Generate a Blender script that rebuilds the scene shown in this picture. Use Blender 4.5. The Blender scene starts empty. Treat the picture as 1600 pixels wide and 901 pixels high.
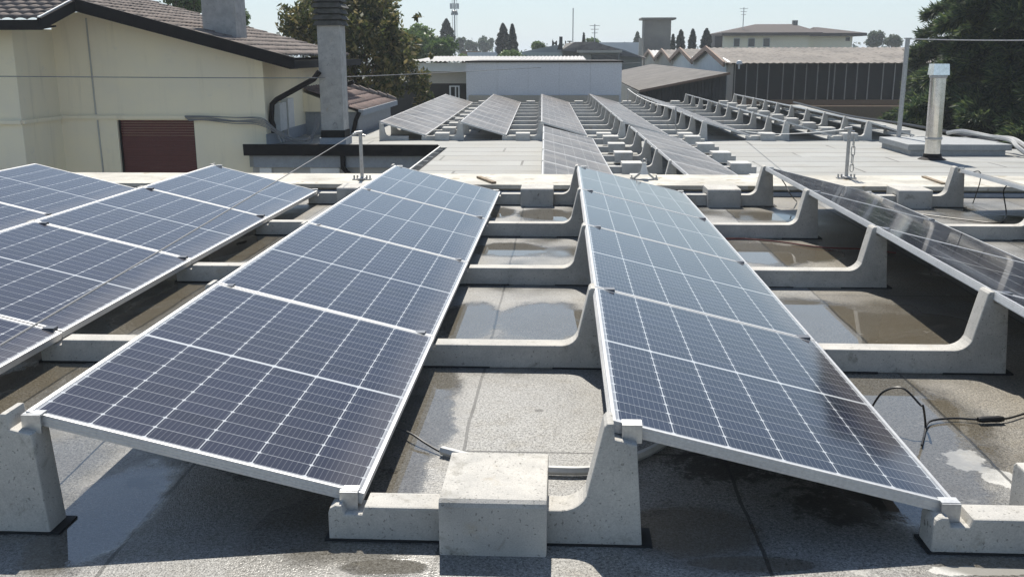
import bpy, bmesh, math, random
import numpy as np
from mathutils import Vector, Matrix, Euler

# ------------------------------------------------------------------ camera, sky, sun, exposure
S = bpy.context.scene
COL = S.collection
FPX, CAM = 1532.3, (3.35708, -9.36017, 1.28112)
PIT, YAW, ROL = 0.2343, -0.0505, -0.0021
cyw, syw, cp, sp = math.cos(YAW), math.sin(YAW), math.cos(PIT), math.sin(PIT)
R0 = Vector((cyw, -syw, 0)); F0 = Vector((syw*cp, cyw*cp, -sp)); U0 = Vector((syw*sp, cyw*sp, cp))
RX = R0*math.cos(ROL) + U0*math.sin(ROL); UX = U0*math.cos(ROL) - R0*math.sin(ROL)
cd = bpy.data.cameras.new('camera'); cam = bpy.data.objects.new('camera', cd); COL.objects.link(cam)
cd.sensor_width = 36; cd.lens = FPX/1600*36; cd.clip_start = 0.05; cd.clip_end = 3000
m = Matrix((RX, UX, -F0)).transposed().to_4x4(); m.translation = Vector(CAM); cam.matrix_world = m
S.camera = cam
SUN_EL, SUN_AZ = math.radians(53.5), math.radians(-7.0)      # azimuth measured clockwise from +Y
w = bpy.data.worlds.new('World'); S.world = w; w.use_nodes = True
nt = w.node_tree; nt.nodes.clear()
sky = nt.nodes.new('ShaderNodeTexSky'); sky.sky_type = 'NISHITA'; sky.sun_disc = False
sky.sun_elevation = SUN_EL; sky.sun_rotation = SUN_AZ; sky.air_density = 1.0; sky.dust_density = 0.4; sky.ozone_density = 2.0
bgn = nt.nodes.new('ShaderNodeBackground'); bgn.inputs[1].default_value = 0.09
on = nt.nodes.new('ShaderNodeOutputWorld')
hz = nt.nodes.new('ShaderNodeMix'); hz.data_type = 'RGBA'; hz.inputs[0].default_value = 0.5      # thin summer haze veil over the clear sky
hz.inputs[7].default_value = (5.0, 6.2, 7.1, 1); nt.links.new(sky.outputs[0], hz.inputs[6])
tcw = nt.nodes.new('ShaderNodeTexCoord'); sxw = nt.nodes.new('ShaderNodeSeparateXYZ'); nt.links.new(tcw.outputs['Generated'], sxw.inputs[0])
mrw = nt.nodes.new('ShaderNodeMapRange'); mrw.inputs[1].default_value = 0.0; mrw.inputs[2].default_value = 0.5; mrw.inputs[3].default_value = 0.72; mrw.inputs[4].default_value = 0.05
nt.links.new(sxw.outputs[2], mrw.inputs[0]); nt.links.new(mrw.outputs[0], hz.inputs[0])
nt.links.new(hz.outputs[2], bgn.inputs[0]); nt.links.new(bgn.outputs[0], on.inputs[0])
sl = bpy.data.lights.new('sun', 'SUN'); sl.energy = 5.0; sl.angle = math.radians(0.53); sl.color = (1, 0.94, 0.84)
so = bpy.data.objects.new('sun', sl); COL.objects.link(so)
SD = Vector((math.sin(SUN_AZ)*math.cos(SUN_EL), math.cos(SUN_AZ)*math.cos(SUN_EL), math.sin(SUN_EL)))
so.rotation_euler = SD.to_track_quat('Z', 'Y').to_euler()
S.view_settings.view_transform = 'Standard'; S.view_settings.look = 'None'
S.view_settings.exposure = 0.44; S.view_settings.gamma = 1; S.view_settings.use_curve_mapping = False
S.cycles.max_bounces = 6; S.cycles.diffuse_bounces = 3; S.cycles.glossy_bounces = 4
S.cycles.use_denoising = True; S.cycles.sample_clamp_indirect = 3.0

def ray(u, v):
    a, b = (u-800)/FPX, -(v-450.5)/FPX
    return F0 + RX*a + UX*b
def at(u, v, y):
    d = ray(u, v); return Vector(CAM) + d*((y-CAM[1])/d.y)
def atz(u, v, z):
    d = ray(u, v); return Vector(CAM) + d*((z-CAM[2])/d.z)

# ------------------------------------------------------------------ helpers
def fin(o, parent, mat, smooth=False):
    COL.objects.link(o)
    if parent is not None: o.parent = parent
    if mat is not None:
        o.data.materials.clear(); o.data.materials.append(mat)
    if smooth:
        for p in o.data.polygons: p.use_smooth = True
        o.data.set_sharp_from_angle(angle=math.radians(38))
    return o
class MB:
    def __init__(self): self.bm = bmesh.new()
    def box(self, x0, x1, y0, y1, z0, z1, bev=0):
        r = bmesh.ops.create_cube(self.bm, size=1)
        vs = r['verts']
        for q in vs:
            q.co = Vector(((x0+x1)/2 + q.co.x*(x1-x0), (y0+y1)/2 + q.co.y*(y1-y0), (z0+z1)/2 + q.co.z*(z1-z0)))
        if bev:
            es = list({e for q in vs for e in q.link_edges})
            bmesh.ops.bevel(self.bm, geom=es, offset=bev, segments=2, profile=0.6, affect='EDGES')
        return self
    def prism(self, pts, axis, a0, a1, bev=0):
        """extrude a polygon of 2D points along axis 'x','y' or 'z'"""
        def mk(p, a):
            return {'x': (a, p[0], p[1]), 'y': (p[0], a, p[1]), 'z': (p[0], p[1], a)}[axis]
        A = [self.bm.verts.new(mk(p, a0)) for p in pts]; B = [self.bm.verts.new(mk(p, a1)) for p in pts]
        fs = [self.bm.faces.new(A), self.bm.faces.new(B[::-1])]
        n = len(pts)
        for i in range(n): fs.append(self.bm.faces.new((A[i], B[i], B[(i+1) % n], A[(i+1) % n])))
        bmesh.ops.recalc_face_normals(self.bm, faces=fs)
        if bev:
            es = list({e for f in fs[:2] for e in f.edges})
            bmesh.ops.bevel(self.bm, geom=es, offset=bev, segments=2, profile=0.6, affect='EDGES')
        return self
    def hexa(self, p):   # 8 corners: 4 bottom, 4 top
        v = [self.bm.verts.new(q) for q in p]
        fs = [self.bm.faces.new([v[i] for i in f]) for f in ((3,2,1,0),(4,5,6,7),(0,1,5,4),(1,2,6,5),(2,3,7,6),(3,0,4,7))]
        bmesh.ops.recalc_face_normals(self.bm, faces=fs); return self
    def bar(self, a, b, wx, wy=None):
        a, b = Vector(a), Vector(b); wy = wy or wx; d = (b-a).normalized()
        s = d.cross(Vector((0,0,1)));
        if s.length < 1e-3: s = Vector((1,0,0))
        s.normalize(); t = s.cross(d)
        self.hexa([a-s*wx/2-t*wy/2, a+s*wx/2-t*wy/2, a+s*wx/2+t*wy/2, a-s*wx/2+t*wy/2,
                   b-s*wx/2-t*wy/2, b+s*wx/2-t*wy/2, b+s*wx/2+t*wy/2, b-s*wx/2+t*wy/2]); return self
    def tube(self, pts, r, n=8, closed=False, caps=True):
        pts = [Vector(p) for p in pts]; N = len(pts)
        rs = r if isinstance(r, (list, tuple)) else [r]*N
        rings = []; prev = None
        for i, p in enumerate(pts):
            if closed: d = pts[(i+1) % N] - pts[i-1]
            else: d = pts[min(i+1, N-1)] - pts[max(i-1, 0)]
            d.normalize()
            if prev is None:
                s = d.cross(Vector((0,0,1)))
                if s.length < 1e-3: s = Vector((1,0,0))
            else: s = prev - d*prev.dot(d)
            s.normalize(); prev = s; t = d.cross(s)
            rings.append([self.bm.verts.new(p + (s*math.cos(k*2*math.pi/n) + t*math.sin(k*2*math.pi/n))*rs[i]) for k in range(n)])
        fs = []
        for i in range(N if closed else N-1):
            A, B = rings[i], rings[(i+1) % N]
            for k in range(n): fs.append(self.bm.faces.new((A[k], A[(k+1) % n], B[(k+1) % n], B[k])))
        if caps and not closed: fs += [self.bm.faces.new(rings[0][::-1]), self.bm.faces.new(rings[-1])]
        bmesh.ops.recalc_face_normals(self.bm, faces=fs); return self
    def lathe(self, prof, c=(0,0,0), n=20):
        rings = [[self.bm.verts.new((c[0]+r*math.cos(k*2*math.pi/n), c[1]+r*math.sin(k*2*math.pi/n), c[2]+z)) for k in range(n)] for r, z in prof]
        fs = []
        for A, B in zip(rings, rings[1:]):
            for k in range(n): fs.append(self.bm.faces.new((A[k], A[(k+1) % n], B[(k+1) % n], B[k])))
        fs += [self.bm.faces.new(rings[0][::-1]), self.bm.faces.new(rings[-1])]
        bmesh.ops.recalc_face_normals(self.bm, faces=fs); return self
    def poly(self, pts):
        self.bm.faces.new([self.bm.verts.new(p) for p in pts]); return self
    def mesh(self, name):
        me = bpy.data.meshes.new(name); self.bm.to_mesh(me); self.bm.free(); return me
    def build(self, name, mat, parent=None, smooth=False):
        return fin(bpy.data.objects.new(name, self.mesh(name)), parent, mat, smooth)
def npmesh(name, V, Fq, mat, parent=None, smooth=False):
    me = bpy.data.meshes.new(name); V = np.asarray(V, np.float32); Fq = np.asarray(Fq, np.int32); k = Fq.shape[1]
    me.vertices.add(len(V)); me.vertices.foreach_set('co', V.ravel())
    me.loops.add(Fq.size); me.loops.foreach_set('vertex_index', Fq.ravel())
    me.polygons.add(len(Fq)); me.polygons.foreach_set('loop_start', np.arange(0, Fq.size, k, dtype=np.int32))
    me.update(calc_edges=True); me.validate()
    return fin(bpy.data.objects.new(name, me), parent, mat, smooth)
def tag(o, label=None, cat=None, group=None, kind=None):
    for k, v in (('label', label), ('category', cat), ('group', group), ('kind', kind)):
        if v: o[k] = v
    return o
def thing(name, label, cat, loc=(0,0,0), rz=0, group=None):
    o = bpy.data.objects.new(name, None); COL.objects.link(o); o.empty_display_size = 0.1
    o.location = loc; o.rotation_euler = (0, 0, rz); tag(o, label, cat, group); return o
def copy_tree(o, parent=None):
    c = o.copy(); COL.objects.link(c)
    if parent is not None: c.parent = parent
    for ch in list(o.children): copy_tree(ch, c)
    return c

# ------------------------------------------------------------------ materials
class NG:
    def __init__(self, name):
        self.m = bpy.data.materials.new(name); self.m.use_nodes = True
        self.t = self.m.node_tree; self.b = self.t.nodes['Principled BSDF']; self.out = self.t.nodes['Material Output']
    def n(self, typ, **kw):
        q = self.t.nodes.new(typ)
        for k, v in kw.items(): setattr(q, k, v)
        return q
    def link(self, a, b): self.t.links.new(a, b)
    def setin(self, sock, v):
        if isinstance(v, bpy.types.NodeSocket): self.link(v, sock)
        elif isinstance(v, (tuple, list)) and len(v) == 3 and sock.type == 'RGBA': sock.default_value = (*v, 1)
        else: sock.default_value = v
    def math(self, op, a, b=None, c=None, clamp=False):
        q = self.n('ShaderNodeMath', operation=op, use_clamp=clamp)
        self.setin(q.inputs[0], a)
        if b is not None: self.setin(q.inputs[1], b)
        if c is not None: self.setin(q.inputs[2], c)
        return q.outputs[0]
    def vmath(self, op, a, b):
        q = self.n('ShaderNodeVectorMath', operation=op); self.setin(q.inputs[0], a); self.setin(q.inputs[1], b); return q.outputs[0]
    def mix(self, f, a, b):
        q = self.n('ShaderNodeMix', data_type='RGBA'); self.setin(q.inputs[0], f); self.setin(q.inputs[6], a); self.setin(q.inputs[7], b); return q.outputs[2]
    def coord(self, which='Object', rnd=True):
        q = self.n('ShaderNodeTexCoord').outputs[which]
        if rnd and which == 'Object':
            oi = self.n('ShaderNodeObjectInfo'); r = self.math('MULTIPLY', oi.outputs['Random'], 37.0)
            cb = self.n('ShaderNodeCombineXYZ'); self.link(r, cb.inputs[0]); self.link(r, cb.inputs[2])
            q = self.vmath('ADD', q, cb.outputs[0])
        return q
    def noise(self, co, scale, detail=4, rough=.55, dist=0):
        q = self.n('ShaderNodeTexNoise'); self.link(co, q.inputs['Vector'])
        q.inputs['Scale'].default_value = scale; q.inputs['Detail'].default_value = detail
        q.inputs['Roughness'].default_value = rough; q.inputs['Distortion'].default_value = dist
        return q.outputs[0]
    def ramp(self, f, lo, hi):   # smooth step to 0..1
        q = self.n('ShaderNodeMapRange', interpolation_type='SMOOTHSTEP'); self.link(f, q.inputs[0])
        q.inputs[1].default_value = lo; q.inputs[2].default_value = hi; return q.outputs[0]
    def bump(self, h, strength=.3, dist=.01, normal=None):
        q = self.n('ShaderNodeBump'); self.link(h, q.inputs['Height']); q.inputs['Strength'].default_value = strength
        q.inputs['Distance'].default_value = dist
        if normal is not None: self.link(normal, q.inputs['Normal'])
        self.link(q.outputs[0], self.b.inputs['Normal']); return q.outputs[0]
    def set(self, **kw):
        for k, v in kw.items(): self.setin(self.b.inputs[k.replace('_', ' ')], v)
        return self.m

def mottled(name, c1, c2, scale=6, rough=.85, fine=60, bump=.25, bd=.004, metallic=0, spots=None, where='Object', rnd=True, spec=None):
    g = NG(name); co = g.coord(where, rnd)
    a = g.ramp(g.noise(co, scale, 6, .6), .3, .7); f = g.noise(co, fine, 3)
    c = g.mix(a, c1, c2)
    k = g.math('MULTIPLY_ADD', f, .5, .75)
    cb = g.n('ShaderNodeVectorMath', operation='SCALE'); g.link(c, cb.inputs[0]); g.link(k, cb.inputs['Scale'])
    col = cb.outputs[0]
    if spots:
        s = g.ramp(g.noise(co, spots[0], 2, .5), spots[1], spots[1]+.04); col = g.mix(s, col, spots[2])
    g.set(Base_Color=col, Roughness=rough, Metallic=metallic)
    if spec is not None: g.set(**{'Specular_IOR_Level': spec})
    if bump: g.bump(f, bump, bd)
    return g.m
def plain(name, c, rough=.6, metallic=0, **kw):
    return mottled(name, c, tuple(x*.86 for x in c), 9, rough, 40, 0, metallic=metallic, **kw)

def mat_concrete(name, c1, c2, stain):
    g = NG(name); co = g.coord()
    base = g.mix(g.ramp(g.noise(co, 5, 6, .65), .3, .72), c1, c2)
    st = g.ramp(g.noise(co, 9, 5, .7, .6), .56, .74); base = g.mix(g.math('MULTIPLY', st, .7), base, stain)
    och = g.ramp(g.noise(co, 4.2, 5, .7, .4), .58, .72); base = g.mix(g.math('MULTIPLY', och, .45), base, (.36, .29, .19))
    lic = g.ramp(g.noise(co, 38, 4, .8), .60, .68); lic = g.math('MULTIPLY', lic, g.ramp(g.noise(co, 3.0, 3, .5), .46, .60)); base = g.mix(g.math('MULTIPLY', lic, .8), base, (.06, .055, .04))
    pores = g.ramp(g.noise(co, 110, 2, .4), .66, .72)
    big = g.ramp(g.noise(co, 45, 3, .5), .72, .76)
    pores = g.math('MAXIMUM', pores, big)
    base = g.mix(g.math('MULTIPLY', pores, .5), base, (.07, .065, .055))
    fine = g.noise(co, 240, 2)
    k = g.math('MULTIPLY_ADD', fine, .6, .7)
    cb = g.n('ShaderNodeVectorMath', operation='SCALE'); g.link(base, cb.inputs[0]); g.link(k, cb.inputs['Scale'])
    g.set(Base_Color=cb.outputs[0], Roughness=.88)
    h = g.math('SUBTRACT', fine, g.math('MULTIPLY', pores, 1.5)); g.bump(h, .35, .003)
    return g.m
M = {}
M['concrete'] = mat_concrete('cast_concrete', (.53, .51, .465), (.39, .38, .355), (.22, .205, .17))
M['concrete_pale'] = mat_concrete('pale_concrete', (.58, .57, .54), (.46, .455, .43), (.30, .285, .25))
M['concrete_old'] = mat_concrete('weathered_concrete', (.40, .39, .36), (.27, .265, .25), (.15, .14, .12))
M['aluminium'] = mottled('anodised_aluminium', (.64, .64, .63), (.56, .56, .56), 3, .42, 90, .05, .001, metallic=.35)
M['clamp'] = mottled('clamp_steel', (.62, .62, .60), (.5, .5, .5), 20, .4, 90, 0, metallic=.8)
M['dark_clamp'] = plain('dark_clamp', (.10, .11, .13), .45, .5)
M['steel'] = mottled('galvanised_steel', (.46, .46, .455), (.34, .34, .34), 30, .45, 120, 0, metallic=.55)
M['chrome'] = mottled('polished_stainless', (.80, .80, .80), (.72, .70, .66), 2, .16, 20, 0, metallic=1)
M['black_plastic'] = plain('black_cable_plastic', (.012, .012, .013), .45)
M['red_cable'] = plain('red_cable_plastic', (.18, .05, .04), .5)
M['conduit'] = plain('grey_conduit_plastic', (.50, .50, .48), .55)
M['rubber'] = plain('black_rubber', (.02, .02, .02), .8)
M['cable_grey'] = plain('dull_grey_cable', (.22, .22, .22), .6)
M['backsheet'] = plain('panel_backsheet', (.60, .60, .60), .6)
def mat_stucco():
    g = NG('cream_stucco'); co = g.coord('Object', False)
    mp = g.n('ShaderNodeMapping'); mp.inputs['Scale'].default_value = (5, 5, .35); g.link(co, mp.inputs[0])
    c = g.mix(g.ramp(g.noise(co, .9, 5, .6), .3, .7), (.92, .83, .62), (.86, .785, .62))
    stk = g.ramp(g.noise(mp.outputs[0], 1.0, 5, .65), .52, .74); c = g.mix(g.math('MULTIPLY', stk, .30), c, (.52, .47, .36))
    pt = g.ramp(g.noise(co, 2.3, 6, .7), .60, .70); c = g.mix(g.math('MULTIPLY', pt, .25), c, (.62, .60, .54))
    f = g.noise(co, 120, 2); g.set(Base_Color=c, Roughness=.92); g.bump(g.math('ADD', f, g.noise(co, 12, 3)), .2, .006); return g.m
M['stucco'] = mat_stucco()
M['stucco_grey'] = mottled('grey_stucco', (.50, .49, .46), (.42, .41, .39), 2, .9, 120, .1, .003)
M['paint_white'] = mottled('white_paint', (.78, .78, .76), (.70, .70, .69), 2, .6, 40, 0)
M['coping'] = mottled('cream_painted_coping', (.54, .515, .445), (.33, .315, .275), 2.2, .75, 60, .08, .002, spots=(7, .64, (.30, .26, .19)))
M['fascia'] = plain('dark_fascia_paint', (.016, .014, .014), .75, spec=.2)
M['shutter'] = plain('brown_shutter_slats', (.115, .024, .020), .5)
M['tile_a'] = None
M['brown_wall'] = plain('brown_wall', (.20, .14, .09), .85)
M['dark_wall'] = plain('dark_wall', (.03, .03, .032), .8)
M['dark_sheet'] = mottled('dark_sheet_cladding', (.075, .075, .078), (.05, .05, .052), 1.5, .8, 20, 0)
M['bark'] = mottled('tree_bark', (.12, .09, .065), (.06, .05, .04), 6, .9, 40, .5, .02)
M['box_plastic'] = plain('white_box_plastic', (.62, .63, .63), .5)
M['flash_blue'] = plain('grey_blue_flashing', (.30, .33, .37), .55)
M['cap_dark'] = mottled('sooty_concrete', (.10, .10, .095), (.055, .055, .05), 8, .95, 60, .3)
M['rust_strip'] = mottled('weathered_bitumen_strip', (.33, .26, .18), (.16, .12, .08), 25, .9, 80, .3)
M['board'] = plain('dark_board', (.10, .10, .10), .8)

def mat_tiles(name, c1, c2, c3, k0=1.0):
    g = NG(name); co = g.coord('Object', False)
    a = g.ramp(g.noise(co, 1.6*k0, 4, .6), .3, .7); c = g.mix(a, c1, c2)
    b = g.ramp(g.noise(co, 7*k0, 5, .7), .48, .66); c = g.mix(g.math('MULTIPLY', b, .8), c, c3)
    f = g.noise(co, 70*k0, 3); k = g.math('MULTIPLY_ADD', f, .9, .55)
    cb = g.n('ShaderNodeVectorMath', operation='SCALE'); g.link(c, cb.inputs[0]); g.link(k, cb.inputs['Scale'])
    g.set(Base_Color=cb.outputs[0], Roughness=.92); g.bump(f, .3, .01); return g.m
M['tile'] = mat_tiles('weathered_roof_tiles', (.23, .19, .165), (.17, .14, .125), (.065, .057, .052))
M['tile_red'] = mat_tiles('brown_red_roof_tiles', (.24, .165, .14), (.18, .13, .115), (.08, .07, .065))
M['tile_far'] = mat_tiles('brown_far_roof_tiles', (.075, .055, .048), (.06, .046, .042), (.04, .035, .033))
M['fibre'] = mat_tiles('grey_fibre_cement', (.24, .215, .19), (.16, .145, .13), (.085, .075, .068), .28)
M['felt'] = mat_tiles('grey_roof_felt', (.15, .138, .125), (.105, .097, .09), (.06, .056, .052), .3)
M['concrete_chim'] = mat_concrete('chimney_concrete', (.47, .455, .43), (.33, .32, .305), (.17, .165, .16))

def mat_pv(name, cell, line, dust, L, W, cr0=.03, bord=.0235):
    g = NG(name); co = g.n('ShaderNodeTexCoord').outputs['Object']
    sx = g.n('ShaderNodeSeparateXYZ'); g.link(co, sx.inputs[0]); X, Y = sx.outputs[0], sx.outputs[1]
    px = (W-.044)/6; py = (L-.044-.016)/20
    u = g.math('DIVIDE', g.math('SUBTRACT', X, .022), px)
    # upper half shifted by the central gap
    up = g.math('GREATER_THAN', Y, L/2)
    yy = g.math('SUBTRACT', g.math('SUBTRACT', Y, .022), g.math('MULTIPLY', up, .016))
    v = g.math('DIVIDE', yy, py)
    dx = g.math('MULTIPLY', g.math('ABSOLUTE', g.math('SUBTRACT', u, g.math('ROUND', u))), px)
    dy = g.math('MULTIPLY', g.math('ABSOLUTE', g.math('SUBTRACT', v, g.math('ROUND', v))), py)
    lx = g.math('MULTIPLY', g.math('LESS_THAN', dx, .0017), .9)
    ly = g.math('MULTIPLY', g.math('LESS_THAN', dy, .0011), .75)
    dia = g.math('LESS_THAN', g.math('ADD', dx, dy), .0085)
    mid = g.math('LESS_THAN', g.math('ABSOLUTE', g.math('SUBTRACT', Y, L/2)), .0068)
    ex = g.math('GREATER_THAN', g.math('ABSOLUTE', g.math('SUBTRACT', X, W/2)), W/2-.0235)
    ex = g.math('MULTIPLY', ex, .5)
    ey = g.math('GREATER_THAN', g.math('ABSOLUTE', g.math('SUBTRACT', Y, L/2)), L/2-bord)
    if bord < .03: ey = g.math('MULTIPLY', ey, .5)
    white = g.math('MAXIMUM', g.math('MAXIMUM', lx, ly), g.math('MAXIMUM', g.math('MAXIMUM', dia, mid), g.math('MAXIMUM', ex, ey)))
    bu = g.math('MULTIPLY', u, 10.0)
    bus = g.math('LESS_THAN', g.math('ABSOLUTE', g.math('SUBTRACT', g.math('FRACT', bu), .5)), .0007/px*10)
    cr = g.n('ShaderNodeTexCoord').outputs['Object']
    oi = g.n('ShaderNodeObjectInfo')
    # per cell tone
    fl = g.n('ShaderNodeCombineXYZ'); g.link(g.math('FLOOR', u), fl.inputs[0]); g.link(g.math('FLOOR', v), fl.inputs[1]); g.link(oi.outputs['Random'], fl.inputs[2])
    wn = g.n('ShaderNodeTexWhiteNoise'); g.link(fl.outputs[0], wn.inputs[0])
    ct = g.mix(wn.outputs[0], tuple(c*.85 for c in cell), tuple(c*1.2 for c in cell))
    c = g.mix(g.math('MULTIPLY', bus, .22), ct, line)
    c = g.mix(white, c, line)
    cd_ = g.coord(); d1 = g.noise(cd_, 1.7, 5, .6, .5); d2 = g.noise(cd_, 55, 3, .6)
    dm = g.math('MULTIPLY', g.math('MULTIPLY_ADD', g.ramp(d1, .3, .75), .7, .3), g.math('MULTIPLY_ADD', d2, .8, .6))
    edge = g.ramp(g.math('ADD', X, g.math('MULTIPLY', d1, .12)), W-.10, W+.02)      # grime collected along the low edge
    dm = g.math('ADD', g.math('MULTIPLY', dm, dust), g.math('MULTIPLY', edge, .12), clamp=True)
    c = g.mix(dm, c, (.36, .325, .29))
    g.set(Base_Color=c, Roughness=.5, Specular_IOR_Level=.03, Coat_Weight=1.0 if cr0 < .1 else .55, Coat_IOR=1.34 if cr0 < .1 else 1.45)
    g.setin(g.b.inputs['Coat Roughness'], g.math('MULTIPLY_ADD', d1, .08, cr0))
    return g.m

# ------------------------------------------------------------------ the roofs
ZR = -0.125; ZF = -0.545
PUD = [  # puddles: centre px, centre py, rx, ry (metres)
    (165, 800, .15, .40), (640, 640, .20, .75), (600, 740, .16, .35), (735, 500, .17, .42), (850, 500, .27, .40), (800, 390, .3, .28), (850, 335, .25, .35), (780, 332, .16, .3),
    (1275, 500, .32, .48), (1195, 395, .32, .42), (1400, 660, .30, .60), (1420, 750, .24, .42), (1545, 885, .16, .06), (1350, 600, .22, .20),
    (1400, 510, .36, .30), (1260, 395, .25, .30), (80, 600, .35, .4), (300, 470, .3, .9), (400, 385, .25, .6), (1180, 880, .18, .05), (600, 885, .14, .05), (1080, 830, .22, .16)]
def mat_bitumen():
    g = NG('slate_chip_bitumen'); co = g.coord('Object', False)
    sx = g.n('ShaderNodeSeparateXYZ'); g.link(co, sx.inputs[0]); X, Y = sx.outputs[0], sx.outputs[1]
    wob = g.noise(co, 2.2, 4, .6); wob2 = g.noise(co, 9, 4, .65)
    # sheets one metre wide, end laps
    xs = g.math('DIVIDE', g.math('ADD', g.math('SUBTRACT', X, 3.01), g.math('MULTIPLY_ADD', wob, .04, -.02)), .94)
    dX = g.math('MULTIPLY', g.math('ABSOLUTE', g.math('SUBTRACT', xs, g.math('ROUND', xs))), .94)
    sid = g.math('FLOOR', xs)
    ys = g.math('ADD', g.math('DIVIDE', g.math('ADD', Y, g.math('MULTIPLY', sid, 1.37)), 5.2), .16)
    dY = g.math('MULTIPLY', g.math('ABSOLUTE', g.math('SUBTRACT', ys, g.math('ROUND', ys))), 5.2)
    seam = g.math('MAXIMUM', g.math('LESS_THAN', dX, .006), g.math('LESS_THAN', dY, .006))
    idv = g.n('ShaderNodeCombineXYZ'); g.link(sid, idv.inputs[0]); g.link(g.math('FLOOR', ys), idv.inputs[1])
    wn = g.n('ShaderNodeTexWhiteNoise'); g.link(idv.outputs[0], wn.inputs[0])
    gran = g.noise(co, 95, 2, .75); gran2 = g.noise(co, 230, 1, .5)
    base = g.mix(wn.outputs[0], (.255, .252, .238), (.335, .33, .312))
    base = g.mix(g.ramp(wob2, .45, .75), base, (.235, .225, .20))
    # brown algae film
    alg = g.ramp(g.noise(co, .9, 4, .6), .50, .66)
    film = None
    for q in (2, -3, 5, -5):      # sheets that stay wet grow a brown film
        f1 = g.math('COMPARE', sid, float(q), .4); film = f1 if film is None else g.math('MAXIMUM', film, f1)
    film = g.math('MULTIPLY', film, g.math('MULTIPLY_ADD', g.ramp(g.noise(co, 1.4, 4, .6), .3, .55), .55, .45))
    base = g.mix(g.math('MULTIPLY', alg, .35), base, (.19, .165, .115))
    base = g.mix(g.math('MULTIPLY', film, .6), base, (.165, .135, .085))
    grk = g.math('MULTIPLY_ADD', g.math('ADD', gran, g.math('MULTIPLY', gran2, .8)), 2.8, -1.5)
    cb = g.n('ShaderNodeVectorMath', operation='SCALE'); g.link(base, cb.inputs[0]); g.link(grk, cb.inputs['Scale']); base = cb.outputs[0]
    # puddles
    wet = None
    nx = g.math('MULTIPLY_ADD', g.math('ADD', wob2, g.noise(co, 2.3, 2, .5)), .5, -.5)
    for (u, v, rx, ry) in PUD:
        c = atz(u, v, ZR)
        ex = g.math('DIVIDE', g.math('SUBTRACT', X, c.x), rx); ey = g.math('DIVIDE', g.math('SUBTRACT', Y, c.y), ry)
        d = g.math('ADD', g.math('ADD', g.math('MULTIPLY', ex, ex), g.math('MULTIPLY', ey, ey)), g.math('MULTIPLY', nx, 2.4))
        k = g.math('SUBTRACT', 1.0, d)
        wet = k if wet is None else g.math('MAXIMUM', wet, k)
    rnd = g.math('MULTIPLY_ADD', g.noise(co, .8, 3, .5), 5.0, -2.85)
    wet = g.math('MAXIMUM', wet, rnd)
    wet = g.math('ADD', wet, g.math('MULTIPLY', film, .12)); damp = g.ramp(wet, -1.6, .1); water = g.ramp(wet, -.25, .45)
    dc = g.n('ShaderNodeVectorMath', operation='SCALE'); g.link(base, dc.inputs[0]); dc.inputs['Scale'].default_value = .58
    base = g.mix(damp, base, dc.outputs[0])
    lm_ = None                              # lime splashes left where puddles dried
    for (u, v, rx, ry) in ((1510, 720, .10, .13), (1560, 745, .10, .12), (150, 608, .14, .06), (205, 574, .12, .05), (1545, 892, .22, .03), (1020, 300, .1, .1)):
        c = atz(u, v, ZR)
        d = g.math('ADD', g.math('POWER', g.math('DIVIDE', g.math('SUBTRACT', X, c.x), rx), 2.0), g.math('POWER', g.math('DIVIDE', g.math('SUBTRACT', Y, c.y), ry), 2.0))
        d = g.math('SUBTRACT', 1.0, d); lm_ = d if lm_ is None else g.math('MAXIMUM', lm_, d)
    lime = g.ramp(g.math('ADD', g.math('MULTIPLY', g.math('MAXIMUM', lm_, -1.0), .3), g.noise(co, 8, 4, .65)), .62, .68)
    base = g.mix(g.math('MULTIPLY', lime, .75), base, (.62, .61, .57))
    lich = g.ramp(g.noise(co, 3.1, 5, .7), .66, .70)                                   # pale dried lime marks
    base = g.mix(g.math('MULTIPLY', lich, .45), base, (.50, .49, .45))
    base = g.mix(g.math('MULTIPLY', water, .5), base, (.085, .07, .045))
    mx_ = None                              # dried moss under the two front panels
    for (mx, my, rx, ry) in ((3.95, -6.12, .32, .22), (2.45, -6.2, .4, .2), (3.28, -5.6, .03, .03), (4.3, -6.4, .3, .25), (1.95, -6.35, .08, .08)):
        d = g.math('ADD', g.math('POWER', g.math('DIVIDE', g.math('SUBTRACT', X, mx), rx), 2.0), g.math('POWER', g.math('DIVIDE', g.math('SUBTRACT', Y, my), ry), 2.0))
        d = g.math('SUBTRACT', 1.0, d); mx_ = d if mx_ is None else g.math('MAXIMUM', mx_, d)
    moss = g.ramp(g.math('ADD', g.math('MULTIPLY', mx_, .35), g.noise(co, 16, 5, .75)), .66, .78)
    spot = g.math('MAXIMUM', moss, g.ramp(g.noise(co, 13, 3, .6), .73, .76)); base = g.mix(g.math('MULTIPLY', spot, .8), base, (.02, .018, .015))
    base = g.mix(g.math('MULTIPLY', seam, .8), base, (.03, .03, .028))
    rough = g.math('SUBTRACT', g.math('SUBTRACT', .66, g.math('MULTIPLY', damp, .26)), g.math('MULTIPLY', water, .37), clamp=True)
    h = g.math('MULTIPLY', g.math('ADD', gran, gran2), g.math('MULTIPLY', g.math('SUBTRACT', 1.0, water), g.math('SUBTRACT', 1.0, g.math('MULTIPLY', damp, .6))))
    h = g.math('SUBTRACT', h, g.math('MULTIPLY', seam, 1.5))
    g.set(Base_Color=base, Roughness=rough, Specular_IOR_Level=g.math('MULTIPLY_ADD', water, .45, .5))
    g.bump(h, .55, .006); return g.m
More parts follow.
